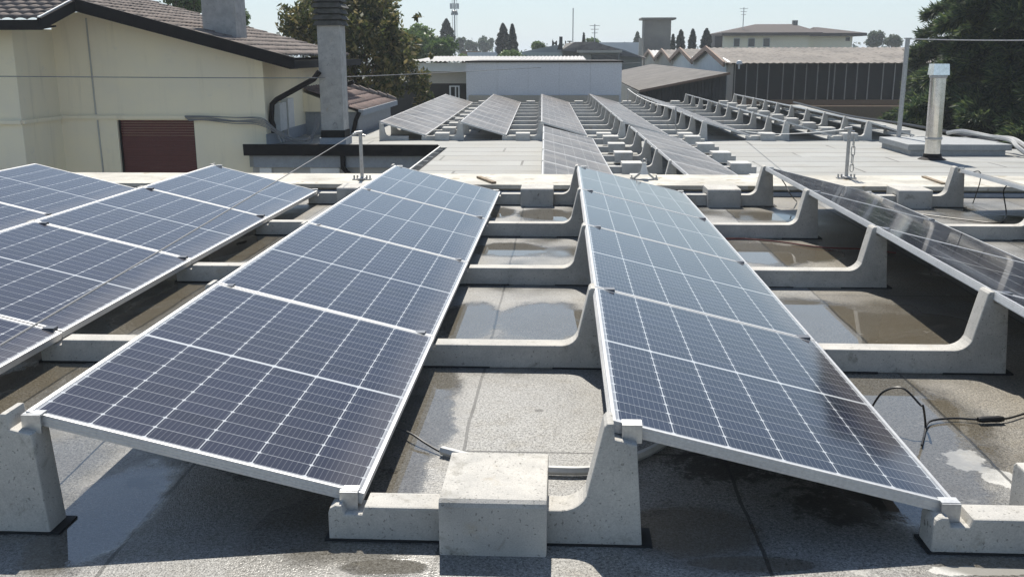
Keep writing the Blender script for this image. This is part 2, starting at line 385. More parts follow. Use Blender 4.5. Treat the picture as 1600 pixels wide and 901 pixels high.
def mat_membrane():
    g = NG('pale_roof_membrane'); co = g.coord('Object', False)
    sx = g.n('ShaderNodeSeparateXYZ'); g.link(co, sx.inputs[0]); X, Y = sx.outputs[0], sx.outputs[1]
    wob = g.noise(co, 1.3, 4, .6)
    ys = g.math('DIVIDE', g.math('ADD', Y, g.math('MULTIPLY', wob, .06)), .8); dY = g.math('MULTIPLY', g.math('ABSOLUTE', g.math('SUBTRACT', ys, g.math('ROUND', ys))), .8)
    rid = g.math('FLOOR', ys)
    xs = g.math('DIVIDE', g.math('ADD', X, g.math('MULTIPLY', g.math('FRACT', g.math('MULTIPLY', rid, .37)), 4.0)), 4.0)
    dX = g.math('MULTIPLY', g.math('ABSOLUTE', g.math('SUBTRACT', xs, g.math('ROUND', xs))), 4.0)
    seam = g.math('MAXIMUM', g.math('LESS_THAN', dY, .030), g.math('LESS_THAN', dX, .02))
    seam = g.math('MULTIPLY', seam, g.math('MULTIPLY_ADD', g.ramp(g.noise(co, .8, 3), .35, .55), .7, .3))
    idv = g.n('ShaderNodeCombineXYZ'); g.link(rid, idv.inputs[0]); g.link(g.math('FLOOR', xs), idv.inputs[1])
    wn = g.n('ShaderNodeTexWhiteNoise'); g.link(idv.outputs[0], wn.inputs[0])
    b = g.mix(wn.outputs[0], (.245, .25, .24), (.325, .33, .318))
    b = g.mix(g.ramp(wob, .35, .75), b, (.265, .262, .24))
    st = g.ramp(g.noise(co, 5, 6, .7), .55, .75); b = g.mix(g.math('MULTIPLY', st, .55), b, (.19, .185, .165))
    f = g.noise(co, 90, 2); k = g.math('MULTIPLY_ADD', f, .35, .83)
    cb = g.n('ShaderNodeVectorMath', operation='SCALE'); g.link(b, cb.inputs[0]); g.link(k, cb.inputs['Scale'])
    b = g.mix(g.math('MULTIPLY', seam, .9), cb.outputs[0], (.10, .10, .095))
    g.set(Base_Color=b, Roughness=.75); g.bump(g.math('SUBTRACT', f, g.math('MULTIPLY', seam, 1.)), .2, .01); return g.m
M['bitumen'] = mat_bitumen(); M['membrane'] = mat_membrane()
M['membrane_edge'] = plain('membrane_edge', (.31, .325, .33), .7)
M['bounce_paving'] = mottled('pale_bounce_paving', (.58, .55, .49), (.50, .47, .42), 1, .9, 30, .1)
M['ground'] = mottled('dull_ground', (.10, .095, .075), (.06, .075, .04), .15, .95, 3, .1, where='Object', rnd=False)

gz = -4.3
tag(MB().poly([(-1500, -400, gz), (1500, -400, gz), (1500, 2500, gz), (-1500, 2500, gz)]).build('ground', M['ground']), kind='structure')
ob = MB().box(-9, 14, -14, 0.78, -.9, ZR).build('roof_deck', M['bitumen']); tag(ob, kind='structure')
# low step that closes the near roof
ob = MB().box(-9, 14, .72, 1.5, -.9, -.065).box(-9, 14, .64, 1.56, -.062, -.018, .006).build('coping', M['coping'])
tag(ob, 'cream painted low parapet step crossing the roof behind the near panels', 'parapet')
ob = MB().box(-9, 14, .60, .715, -.121, -.085).build('upstand_strip', M['flash_blue']); ob.parent = None
tag(ob, 'grey blue waterproofing upstand strip along the foot of the cream parapet', 'flashing')
# far roof deck, with the courtyard notch on its left
vx0 = 1.06
deck = MB().prism([(vx0, 1.561), (13.5, 1.561), (13.5, 9.4), (12.1, 10.5), (12.1, 27.6), (-1.5, 27.6), (-1.5, 14.3), (-3.0, 13.0), (-3.0, 10.42), (vx0, 10.42)], 'z', -.95, ZF).build('far_roof_deck', M['membrane'])
tag(deck, kind='structure')
# ------------------------------------------------------------------ solar panels
W, L, LP, PP, TILT = 1.038, 1.653, 1.6673, 1.7597, 0.2396
M['pv'] = mat_pv('solar_cells', (.0065, .0085, .024), (.47, .49, .51), .022, L, W)
M['pv_far'] = mat_pv('dusty_solar_cells', (.016, .015, .018), (.50, .50, .49), .60, L, W, .30, .05)
def make_panel(mat):
    root = thing('solar_panel', 'x', 'solar panel')
    f = MB(); h = .035
    f.box(0, W, 0, .012, -h, 0).box(0, W, L-.012, L, -h, 0).box(0, .012, .012, L-.012, -h, 0).box(W-.012, W, .012, L-.012, -h, 0)
    f.box(.012, .03, .012, L-.012, -h, -h+.002).box(W-.03, W-.012, .012, L-.012, -h, -h+.002)
    # grooves of the extrusion on the long sides
    for zz in (-.010, -.019, -.028):
        f.box(-.0012, 0, 0, L, zz-.002, zz+.002).box(0, W, -.0012, 0, zz-.002, zz+.002)
    f.build('frame', M['aluminium'], root)
    MB().box(.0121, W-.0121, .0121, L-.0121, -.0065, -.0015).build('cell_sheet', mat, root)
    b = MB().box(.0125, W-.0125, .0125, L-.0125, -.0095, -.0068); b.build('back_sheet', M['backsheet'], root)
    j = MB()
    for k in (-1, 0, 1): j.box(W/2+k*.3-.04, W/2+k*.3+.04, L/2-.03, L/2+.03, -.026, -.0096, .003)
    j.build('junction_box', M['black_plastic'], root)
    return root
first = {}
def place_panel(kind, x, y, z, tilt, yaw, label, group):
    if kind not in first:
        p = make_panel(M['pv'] if kind == 'near' else M['pv_far']); first[kind] = p
    else: p = copy_tree(first[kind])
    p.location = (x, y, z); p.rotation_euler = (0, tilt, yaw); p['label'] = label; p['group'] = group
    return p
rng = random.Random(4)
ORD4 = {4: 'nearest the camera', 3: 'second from the camera', 2: 'third from the camera', 1: 'farthest back'}
ROWN = {-1: 'leftmost near row by the cream house', 0: 'second near row from the left', 1: 'front row left of the ballast cube',
        2: 'front row right of the ballast cube', 3: 'dark near row seen edge on', 4: 'near row at the right edge'}
DX = {-1: (-.0145, -.0006, .007), 0: (-.005, .005, -.0007), 1: (.008, -.010, .0027), 2: (-.008, -.007, .002), 3: (-.006, -.013, .005), 4: (.034, -.005, -.0099)}
for r in range(-1, 5):
    for j in range(1, 5):
        if r == -1 and j > 2: continue
        if r == 4 and j > 2: continue
        # local y runs from the near end of the panel to its far end
        dx, dy, dz = DX[r]
        zz = lambda jj: W*math.sin(TILT) + .0022*jj*(4-jj)
        y0 = -j*LP + .007 + dy
        tone = {0: 'blue', -1: 'blue', 1: 'blue', 2: 'blue', 3: 'dark', 4: 'pale'}[r]
        p = place_panel('near', r*PP+dx, y0, zz(j)+dz, TILT + rng.uniform(-.002, .002), 0,
                        f'{tone} solar panel {ORD4[j]} in the {ROWN[r]}', 'solar panels on the near roof')
        p.rotation_euler.x = math.atan2(zz(j-1)-zz(j), LP)
FZ, FX0, FY0, FYAW = -.429, -.603, 12.117, .02
MZ, MX0, MY0, MYAW = -.382, 3.126, 2.42, .017
def loc2(x0, y0, yaw, lx, ly):
    return x0 + math.cos(yaw)*lx - math.sin(yaw)*ly, y0 + math.sin(yaw)*lx + math.cos(yaw)*ly
RN7 = ['leftmost', 'second', 'third', 'fourth', 'fifth', 'sixth', 'rightmost']
RN7 = ['leftmost far row', 'far row second from left', 'far row third from left', 'middle far row', 'far row third from right', 'far row second from right', 'rightmost far row']
OR9 = ['front', 'second from front', 'third from front', 'fourth from front', 'middle', 'fourth from back', 'third from back', 'second from back', 'rearmost']
FT = TILT+.045
for r in range(7):
    for j in range(9):
        x, y = loc2(FX0, FY0, FYAW, r*PP, j*LP+.007)
        place_panel('far', x, y, FZ+W*math.sin(FT), FT+rng.uniform(-.003, .003), FYAW, f'grey dusty solar panel, {OR9[j]} one in the {RN7[r]}', 'solar panels on the far roof')
OR5 = ['front', 'second from front', 'middle', 'second from back', 'rearmost']
MN = ['left middle row', 'right middle row']
for r in range(2):
    for j in range(5):
        x, y = loc2(MX0, MY0, MYAW, r*PP, j*LP+.05)
        place_panel('far', x, y, MZ+W*math.sin(TILT), TILT+.005, MYAW, f'grey dusty solar panel, {OR5[j]} one in the {MN[r]} beyond the parapet', 'solar panels beyond the parapet')

# ------------------------------------------------------------------ concrete supports (origin: low panel edge, ground, centre of thickness)
H = .125; GAPX = PP - W*math.cos(TILT)      # low edge -> next high edge
HI = W*math.sin(TILT)
def prof_full(hi=HI):
    a = GAPX
    pts = [(-.092, 0), (-.092, .085), (-.086, .103), (-.07, .112), (-.052, .111), (-.042, H-.041), (.010, H-.041), (.018, H-.016),
           (.40, H-.016), (.60, H-.015)]
    c0 = (a-.155, H-.015)
    for k in range(1, 6):   # inner curve
        q = k/5; pts.append((c0[0] + .075*math.sin(q*1.2)/math.sin(1.2), c0[1] + .075*(1-math.cos(q*1.2))))
    pts += [(a-.032, H+hi+.001), (a-.024, H+hi+.010), (a-.006, H+hi+.010), (a-.002, H+hi-.038), (a+.062, H+hi-.054), (a+.085, 0)]
    return pts
def prof_high(hi=HI):   # first block of a row: post with a foot under the panel
    return [(-.02, 0), (-.012, H+hi-.002), (-.004, H+hi+.008), (.012, H+hi+.008), (.016, H+hi-.04), (.075, H+hi-.056), (.10, .19), (.125, .13), (.17, .10), (.62, .10), (.62, 0)]
def prof_low():
    return [(-.092, 0), (-.092, .085), (-.086, .103), (-.07, .112), (-.052, .111), (-.042, H-.041), (.010, H-.041), (.018, H-.016), (.50, H-.016), (.50, 0)]
THK = .052
def make_support(prof, clamps=True, pad=True, front=False):
    root = thing('panel_support', 'x', 'panel support')
    MB().prism(prof, 'y', -THK, THK, .007).build('concrete_body', M['concrete' if pad else 'concrete_pale'], root)
    x0, x1 = prof[0][0], prof[-1][0]
    if pad:
        MB().box(x0-.012, x0+.36, -THK-.006, THK+.006, -.001, .006).build('rubber_pad', M['rubber'], root)
        MB().box(x1-.28, x1+.03, -THK-.006, THK+.006, -.001, .006).build('rubber_pad', M['rubber'], root)
    return root
def clamp_low(parent, side):   # side 0: between two panels, -1: near end plate, 1: far end
    c = MB()
    if side == 0: c.box(-.09, -.035, -.022, .022, H+.004, H+.030)
    elif side == -1: c.box(-.062, -.008, -.022, -.016, H-.040, H+.016).box(-.062, -.008, -.016, .022, H+.012, H+.018)
    else: c.box(-.062, -.008, -.010, .016, H+.010, H+.016).box(-.062, -.008, .010, .016, H-.040, H+.010)
    o = c.build('clamp', M['clamp'] if side else M['dark_clamp'], parent); return o
def clamp_high(parent, side):
    a, z = GAPX, H+HI; c = MB()
    if side == 0: c.box(a+.03, a+.085, -.022, .022, z-.022, z-.002)
    elif side == -1: c.box(a+.020, a+.078, -.022, -.016, z-.060, z-.004).box(a+.020, a+.078, -.016, .022, z-.010, z-.003)
    else: c.box(a+.020, a+.075, -.010, .016, z-.012, z-.002).box(a+.020, a+.075, .010, .016, z-.060, z-.012)
    return c.build('clamp', M['clamp'] if side else M['dark_clamp'], parent)
protoS = {}
def place_support(kind, x, y, z, yaw, label, group, side=None):
    key = (kind, side)
    if key not in protoS:
        pr = {'full': prof_full(), 'fullfar': prof_full(W*math.sin(FT)), 'high': prof_high(), 'highfar': prof_high(W*math.sin(FT)), 'low': prof_low()}[kind]
        o = make_support(pr, pad=(side is not None))
        if side is not None: clamp_low(o, side); clamp_high(o, side)
        protoS[key] = o
    else: o = copy_tree(protoS[key])
    o.location = (x, y, z); o.rotation_euler = (0, 0, yaw); o['label'] = label; o['group'] = group
    return o
def mk_saddle():
    g = MB(); wx, d0, d1, h = .155, -.125, .235, .17
    g.prism([(d0, 0), (d0, h-.02), (d0+.004, h-.008), (d0+.016, h), (d1-.012, h), (d1, h-.012), (d1, 0), (THK+.012, 0), (THK+.012, H-.008), (-THK-.012, H-.008), (-THK-.012, 0)], 'x', -wx, wx, .006)
    return g
protoW = {}
def place_weight(x, y, z, yaw, label, group, which='near'):
    if which not in protoW:
        o = mk_saddle().build('ballast_weight', M['concrete'] if which == 'near' else M['concrete_pale']); protoW[which] = o
        tag(o, label, 'ballast weight', group)
    else: o = protoW[which].copy(); COL.objects.link(o)
    o.location = (x, y, z); o.rotation_euler = (0, 0, yaw); o['label'] = label; o['group'] = group
    return o
BN = {-1: 'leftmost near gap', 0: 'second near gap from left', 1: 'near gap between the two front rows', 2: 'near gap left of the dark row', 3: 'near gap right of the dark row'}
OB = {4: 'nearest', 3: 'second nearest', 2: 'middle', 1: 'second farthest', 0: 'farthest'}
for r in range(-1, 4):
    for j in range(5):
        if r == -1 and j > 2: continue
        if r == 3 and j > 3: continue
        x = r*PP + W*math.cos(TILT); z = ZR + .0022*j*(4-j)*0
        side = 0 if 0 < j < 4 else (-1 if j == 4 else 1)
        y = -j*LP
        if r == 0 and j == 4: x -= .02
        place_support('full', x, y, z, 0, f'concrete panel support {OB[j]} in the {BN[r]}', 'concrete supports on the near roof', side)
        if j in (0, 4) and not (j == 4 and r == -1):
            place_weight(x + {4: .402, 0: .36}[j], y, z, 0, {4: 'ballast block on the nearest support of the ', 0: 'ballast block on the farthest support of the '}[j] + BN[r], 'ballast blocks on the near roof')
FG = ['leftmost far gap', 'second far gap from left', 'third far gap from left', 'third far gap from right', 'second far gap from right', 'rightmost far gap']
OB10 = ['front', 'second from front', 'third from front', 'fourth from front', 'fifth from front', 'fifth from back', 'fourth from back', 'third from back', 'second from back', 'rearmost']
WT = {0: (0, 1, 2, 3, 4, 5, 6, 9), 1: (0, 9), 2: (0, 9), 3: (0, 9), 4: (0, 9), 5: (0, 1, 2, 3, 4, 5, 6, 7, 8, 9)}
for r in range(6):
    for j in range(10):
        x, y = loc2(FX0, FY0, FYAW, r*PP + W*math.cos(FT), j*LP)
        place_support('fullfar', x, y, FZ-H, FYAW, f'pale concrete panel support, {OB10[j]} in the {FG[r]}', 'concrete supports on the far roof')
        if j in WT[r]:
            x, y = loc2(FX0, FY0, FYAW, r*PP + W*math.cos(FT)+.36, j*LP)
            place_weight(x, y, FZ-H, FYAW, f'ballast block on {OB10[j]} support of the {FG[r]}', 'ballast blocks on the far roof', 'far')
for j in range(10):
    x, y = loc2(FX0, FY0, FYAW, 0, j*LP)
    place_support('highfar', x, y, FZ-H, FYAW, f'pale concrete post support, {OB10[j]} one under the leftmost far row edge', 'end supports on the far roof')
    x, y = loc2(FX0, FY0, FYAW, 6*PP+W*math.cos(FT), j*LP)
    place_support('low', x, y, FZ-H, FYAW, f'low concrete support foot, {OB10[j]} one under the rightmost far row edge', 'end feet on the far roof')
OB6 = ['front', 'second from front', 'third from front', 'third from back', 'second from back', 'rearmost']
for j in range(6):
    x, y = loc2(MX0, MY0, MYAW, W*math.cos(TILT), j*LP+.043)
    place_support('full', x, y, MZ-H, MYAW, f'concrete support, {OB6[j]} one between the two middle distance rows', 'concrete supports beyond the parapet')
    x, y = loc2(MX0, MY0, MYAW, W*math.cos(TILT)+.36, j*LP+.043)
    if j < 6: place_weight(x, y, MZ-H, MYAW, f'ballast block on the {OB6[j]} support between the middle distance rows', 'ballast blocks beyond the parapet', 'far')
    x, y = loc2(MX0, MY0, MYAW, 0, j*LP+.043)
    place_support('high', x, y, MZ-H, MYAW, f'concrete post support, {OB6[j]} one left of the left middle distance row', 'end supports beyond the parapet')
    x, y = loc2(MX0, MY0, MYAW, PP+W*math.cos(TILT), j*LP+.043)
    place_support('low', x, y, MZ-H, MYAW, f'low concrete foot, {OB6[j]} one right of the right middle distance row', 'end feet beyond the parapet')
    x, y = loc2(MX0, MY0, MYAW, PP+W*math.cos(TILT)+.25, j*LP+.043)
    place_weight(x, y, MZ-H, MYAW, f'ballast block on the {OB6[j]} foot right of the right middle distance row', 'ballast blocks beyond the parapet', 'far')

exec_after = []
# ------------------------------------------------------------------ tiled roof surfaces
def tile_grid(name, mat, parent, O, along, down, n_al, n_dn, keep=None, per=.24, course=.36, amp=.035, step=.028):
    """O corner at the top, 'along' unit vector across the tiles, 'down' unit vector down the slope"""
    O, along, down = Vector(O), Vector(along).normalized(), Vector(down).normalized()
    nrm = along.cross(down)
    if nrm.z < 0: nrm = -nrm
    K = 6; na = n_al*K
    A = np.arange(na+1)/K*per
    prof = amp*np.abs(np.sin(np.pi*A/per))**.8
    V = []; Fc = []; rngt = np.random.RandomState(3)
    for c in range(n_dn):
        for e, (t, lift) in enumerate(((c*course, 0), ((c+1)*course+.03, step))):
            jit = np.repeat(rngt.uniform(-.006, .006, n_al+1), K)[:na+1]
            P = np.outer(A, along) + np.outer(prof+lift+jit, nrm) + np.array(O) + np.array(down)*t
            V.append(P)
        b = c*2*(na+1)
        for i in range(na):
            Fc.append((b+i, b+i+1, b+na+1+i+1, b+na+1+i))
        # front riser
    V = np.concatenate(V)
    # riser faces: lower edge dropped
    base = len(V); low = []
    for c in range(n_dn):
        b = (c*2+1)*(na+1); low.append(V[b:b+na+1] - np.array(nrm)*(step*1.1+.012))
        for i in range(na): Fc.append((b+i, b+i+1, base+c*(na+1)+i+1, base+c*(na+1)+i))
    V = np.concatenate([V]+low); Fc = np.array(Fc)
    if keep is not None:
        ce = V[Fc].mean(1); Fc = Fc[keep(ce)]
    used = np.unique(Fc); mp = -np.ones(len(V), int); mp[used] = np.arange(len(used))
    return npmesh(name, V[used], mp[Fc], mat, parent)

# ------------------------------------------------------------------ cream house on the left
hs = thing('house', 'cream stucco house with dark eaves, tiled roof and brown roller shutter', 'house', (-5, 10.6, gz))
def hb(mb, name, mat, smooth=False, par=None):
    o = mb.build(name, mat, None, smooth); o.parent = par or hs
    o.matrix_parent_inverse = Matrix.Translation(-Vector((-5, 10.6, gz))) if par is None else Matrix()
    return o
WX0, CX = -13, -2.67
def mainz(x): return 2.13 + .266*(-6.11-x)-.01
g = MB()
# front wall with shutter opening (x -5.77..-4.165, z -1.25..-.02), gable top follows the roof
sx0, sx1, sz0, sz1 = -5.77, -4.165, -1.25, -.02
g.prism([(-6.94, gz), (sx0, gz), (sx0, mainz(sx0)), (-6.11, mainz(-6.11)), (-6.94, mainz(-6.11)-.02)], 'y', 10.6, 10.9)
g.prism([(sx1, gz), (CX, gz), (CX, mainz(CX)), (sx1, mainz(sx1))], 'y', 10.6, 10.9)
g.prism([(sx0, sz1), (sx1, sz1), (sx1, mainz(sx1)), (sx0, mainz(sx0))], 'y', 10.6, 10.9)
g.box(sx0, sx1, 10.6, 10.9, gz, sz0)
g.box(CX-.3, CX, 10.9, 16.3, gz, mainz(CX)-.06)         # side wall
g.box(WX0, -6.94, 9.1, 10.9, gz, 1.78)                  # projecting wing
g.box(WX0, CX-.3, 16.0, 16.3, gz, 1.2)
hb(g, 'wall', M['stucco'])
g = MB()
for k in range(24): g.box(sx0+.002, sx1-.002, 10.70+(k % 2)*.004, 10.73, sz1-.002-(k+1)*.052, sz1-.002-k*.052-(.006 if k < 7 else .0025))
sh = hb(g, 'shutter', M['shutter'])
for xr in (sx0, sx1-.03): hb(MB().box(xr, xr+.03, 10.66, 10.70, sz0, sz1), 'shutter_rail', M['fascia'])
# string course / cable ledge
g = MB().box(-6.94, -4.32, 10.535, 10.597, -.02+.03, .075).box(WX0, -6.94, 9.03, 9.097, .0, .07).box(-6.937, -6.88, 9.1, 10.53, .0, .072)
hb(g, 'ledge', M['stucco'])
g = MB().tube([(-6.20, 10.585, 2.0), (-6.19, 10.585, .1)], .016, 6).tube([(-6.17, 10.585, -.02), (-6.15, 10.585, -1.5)], .016, 6)
hb(g, 'wall_pipe', M['stucco_grey'])
# roof: main plane falling to the right, wing plane falling to the camera, meeting on a hip
sl = .266; d_main = Vector((1, 0, -sl)).normalized()
xe = -1.86; top = -10.9
ztop = 2.30 + sl*(-6.11-top)
wsl = .25
keepm = lambda c: (c[:, 1] >= 10.0 + np.maximum(0, (-6.11-c[:, 0]))/.93) 
rf = tile_grid('roof_tiles', M['tile'], None, (top, 10.0, ztop), (0, 1, 0), d_main, 27, int((xe-top)/d_main.x/.36), keepm)
rf.parent = hs; rf.matrix_parent_inverse = Matrix.Translation(-Vector((-5, 10.6, gz)))
d_w = Vector((0, -1, -wsl)).normalized()
keepw = lambda c: (c[:, 0] < -6.07) & (c[:, 1] <= 10.0 + np.maximum(0, (-6.11-c[:, 0]))/.93+.02)
y_t = 14.1
rw = tile_grid('roof_tiles', M['tile'], None, (-13, y_t, 1.90+wsl*(y_t-8.4)), (1, 0, 0), d_w, 29, int((y_t-8.4)/abs(d_w.y)/.36), keepw)
rw.parent = hs; rw.matrix_parent_inverse = Matrix.Translation(-Vector((-5, 10.6, gz)))
# fascias
def fz(x): return 2.31 + sl*(-6.11-x)
g = MB()
g.prism([(-6.16, fz(-6.11)+.055), (-1.84, fz(-1.84)+.05), (-1.84, fz(-1.84)-.16), (-2.35, fz(-2.35)-.19), (-6.16, fz(-6.11)-.19)], 'y', 9.94, 10.02)
g.hexa([(-1.94, 10.02, fz(-1.84)-.16), (-1.84, 10.02, fz(-1.84)-.16), (-1.84, 16.45, fz(-1.84)-.16), (-1.94, 16.45, fz(-1.84)-.16),
        (-1.94, 10.02, fz(-1.84)-.005), (-1.84, 10.02, fz(-1.84)-.005), (-1.84, 16.45, fz(-1.84)-.005), (-1.94, 16.45, fz(-1.84)-.005)])
g.box(-13, -5.98, 8.33, 8.41, 1.72, 1.895)
g.hexa([(-6.06, 8.411, 1.72), (-5.98, 8.411, 1.72), (-6.08, 10.02, 2.12), (-6.16, 10.02, 2.12), (-6.06, 8.411, 1.925), (-5.98, 8.411, 1.925), (-6.08, 10.02, 2.33), (-6.16, 10.02, 2.33)])
# soffits
g.hexa([(-6.1, 10.021, fz(-6.11)-.20), (-1.95, 10.021, fz(-1.95)-.20), (-1.95, 10.6, fz(-1.95)-.20), (-6.1, 10.6, fz(-6.11)-.20),
        (-6.1, 10.021, fz(-6.11)-.17), (-1.95, 10.021, fz(-1.95)-.17), (-1.95, 10.6, fz(-1.95)-.17), (-6.1, 10.6, fz(-6.11)-.17)])
g.hexa([(CX, 10.6, fz(CX)-.21), (-1.95, 10.6, fz(-1.95)-.165), (-1.95, 16.4, fz(-1.95)-.165), (CX, 16.4, fz(CX)-.21),
        (CX, 10.6, fz(CX)-.18), (-1.95, 10.6, fz(-1.95)-.14), (-1.95, 16.4, fz(-1.95)-.14), (CX, 16.4, fz(CX)-.18)])
g.hexa([(-13, 8.42, 1.72), (-6.07, 8.42, 1.72), (-6.07, 9.1, 1.79), (-13, 9.1, 1.79), (-13, 8.42, 1.75), (-6.07, 8.42, 1.75), (-6.07, 9.1, 1.82), (-13, 9.1, 1.82)])
hb(g, 'fascia', M['fascia'])
g = MB().bar((-6.02, 8.40, 1.94), (-6.12, 10.0, 2.35), .03, .02); hb(g, 'verge_trim', M['paint_white'])
# roof chimney
c0 = at(318, 60, 11.5); c1 = at(370, 60, 11.5)
g = MB().box(c0.x, c1.x, 11.5, 12.2, 1.2, 3.3, .01); hb(g, 'roof_chimney', M['concrete_chim'])
# down pipe on the side wall, boxes and flashing
g = MB().tube([at(499, 112, 10.8), at(490, 124, 10.8), at(470, 135, 10.8), at(432, 156, 10.8), at(425, 163, 10.8), at(424, 188, 10.8), at(427, 196, 10.8), at(428, 208, 10.8)], .055, 10)
hb(g, 'downpipe', M['fascia'], True)
g = MB().tube([(-2.0, 16.2, .6), (-2.5, 16.2, .45), (-2.6, 16.2, .2), (-2.6, 16.2, -.5)], .06, 10); hb(g, 'downpipe', M['fascia'], True)
for (y0, y1, z0, z1) in ((11.1, 11.6, -.28, .30), (11.75, 12.2, -.26, .36)):
    b = hb(MB().box(CX+.002, CX+.16, y0, y1, z0, z1, .008), 'meter_box', M['box_plastic'])
for k, (y0) in enumerate((11.15, 11.35, 11.55, 11.9)):
    hb(MB().tube([(CX+.08, y0, -.28), (CX+.08, y0, -.40), (CX+.12, y0+.05, -.52)], .022, 6), 'conduit', M['conduit'], True)
hb(MB().box(CX+.002, CX+.012, 10.55, 15.9, ZF, -.30), 'base_flashing', M['flash_blue'])

# cable bundle: along the wall then looping across the annex roof
cbn = thing('cable_bundle', 'bundle of grey cables looping from the cream wall over the flat annex roof', 'cables', (-3, 10.5, ZF))
for k in range(7):
    o = k*.020; r2 = random.Random(k); dr = r2.uniform(-.04, .10)
    pts = [(-4.35+.02*k, 10.55-.008*k, .07-o*.8), (-3.9, 10.53, .06-o*.7+r2.uniform(-.015, .015)), (-3.3, 10.53-.012*k, .045-o+r2.uniform(-.03, .03)), (-2.72, 10.50-.01*k, .03-o*1.2), (-2.47+.05*k, 10.45, -.16-o*2.0-dr*.3), (-2.25+.07*k, 10.5, -.34-o*.8-dr*.6), (-1.98+.04*k, 10.62, -.42+.006*k-dr*.5), (-1.78, 10.8+.02*k, -.36+o-dr*.3), (-1.66-.015*k, 11.0, -.12+o*1.8)]
    P = [Vector(q)-cbn.location for q in pts]; out = []
    for i in range(len(P)-1):
        a, b, c, d = P[max(i-1, 0)], P[i], P[i+1], P[min(i+2, len(P)-1)]
        for s_ in range(6):
            t = s_/6; out.append(.5*((2*b) + (c-a)*t + (2*a-5*b+4*c-d)*t*t + (3*b-a-3*c+d)*t**3))
    out.append(P[-1]); MB().tube(out, .0085, 6).build('cable', M['cable_grey'], cbn, True)

# annex flat roof edge over the courtyard, with black gutter
an = thing('annex', 'low grey annex with black gutter in the courtyard beneath the tall chimney', 'annex', (-1, 10.4, gz))
def ab(mb, name, mat, smooth=False):
    o = mb.build(name, mat, an, smooth); o.matrix_parent_inverse = Matrix.Translation(-Vector((-1, 10.4, gz))); return o
ab(MB().box(-2.95, vx0-.01, 10.45, 10.7, gz, -.96), 'wall', M['stucco_grey'])
ab(MB().box(-2.9, vx0-.02, 10.36, 10.44, -.95, -.70), 'fascia_board', M['flash_blue'])
ab(MB().prism([(10.22, -.70), (10.41, -.70), (10.41, -.50), (10.39, -.50), (10.39, -.56), (10.24, -.56), (10.24, -.47), (10.20, -.47)], 'x', -3.05, vx0-.16), 'gutter', M['fascia'])
ab(MB().tube([(-1.05, 10.3, -.68), (-1.05, 10.3, -.95), (-.92, 10.32, -1.1), (-.82, 10.36, -1.3), (-.82, 10.38, -2.5)], .055, 10), 'downpipe', M['fascia'], True)
ab(MB().box(-1.75, -1.15, 10.40, 10.448, gz, -.96), 'pilaster', M['paint_white'])
ab(MB().box(-2.80, -2.55, 10.40, 10.448, gz, -.96), 'pilaster', M['paint_white'])
# courtyard right side wall with box gutter
g = MB().box(vx0-.14, vx0-.11, 1.6, 10.2, -.70, -.50).box(vx0-.11, vx0-.012, 1.6, 10.2, -.70, -.68)
gt = g.build('box_gutter', M['steel']); tag(gt, 'open box gutter running along the right side of the dark courtyard', 'gutter')
g = MB()
for k in range(12): g.box(vx0-.108, vx0-.012, 2+k*.7, 2.02+k*.7, -.53, -.515)
o = g.build('gutter_strap', M['steel'], gt)
tag(MB().box(-9, vx0-.2, 1.561, 10.44, gz+.004, gz+.02).build('courtyard_floor', M['bounce_paving']), kind='structure')  # unseen floor, its pale colour added to bounce sunlight onto the house wall

# tall concrete chimney with louvred cap
ch = thing('chimney', 'tall square concrete chimney with dark louvred cap on the annex roof', 'chimney', (-1.38, 11.15, ZF))
def cb_(mb, name, mat):
    return mb.build(name, mat, ch)
cb_(MB().box(-.225, .245, -.25, .25, .30, 2.40, .012), 'shaft', M['concrete_chim'])
cb_(MB().box(-.24, .26, -.265, .265, .15, .30, .01), 'collar', M['fascia'])
cb_(MB().box(-.27, .29, -.295, .295, 0, .15, .01), 'plinth', M['flash_blue'])
g = MB()
for k in range(4):
    z = 2.40+k*.115; e = .02+.02*(k % 2)
    g.prism([(-.27-e, z), (.29+e, z), (.26, z+.085), (-.24, z+.085)], 'y', -.29-e, .29+e)
    g.box(-.20, .22, -.22, .22, z+.085, z+.115)
g.box(-.27, .29, -.29, .29, 2.86, 2.92, .01)
cb_(g, 'cap', M['cap_dark'])
cb_(MB().box(-.216, .236, -.242, .242, 2.39, 2.395), 'cap_plate', M['fascia'])

# lower tiled roof behind the chimney
lo = thing('tiled_outbuilding', 'low outbuilding with brown tiled hip roof and grey gutter behind the chimney', 'outbuilding', (-2, 16, gz))
def lb(o):
    o.parent = lo; o.matrix_parent_inverse = Matrix.Translation(-Vector((-2, 16, gz))); return o
dl = Vector((1, 0, -.38)).normalized()
e0 = Vector((-1.33, 13.6, 0)); ztp = .0 + .38*1.9
lb(tile_grid('roof_tiles', M['tile_red'], None, (-1.33-1.9, 13.6, ztp), (0, 1, 0), dl, 20, 6, lambda c: c[:, 1] < 18.4-(-1.33-c[:, 0])*1.0, course=.34))
lb(MB().box(-1.37, -1.25, 13.55, 18.4, -.10, .03).build('gutter', M['flash_blue']))
lb(MB().box(-3.2, -1.42, 13.75, 18.2, gz, -.02).build('wall', M['flash_blue']))
g = MB()
for k in range(9):
    t0 = k/9; a = Vector((-1.33-1.9*(1-t0), 18.4-1.9*(1-t0), ztp*(1-t0)+.05)); b = Vector((-1.33-1.9*(1-t0-.115), 18.4-1.9*(1-t0-.115), ztp*(1-t0-.115)+.03))
    g.tube([a, b], [.11, .09], 8)
lb(g.build('hip_cap', M['tile'], smooth=True))
lb(MB().prism([(-3.2, -.02), (-1.42, -.02), (-3.2, ztp-.1)], 'y', 13.62, 13.74).build('gable_end', M['stucco']))
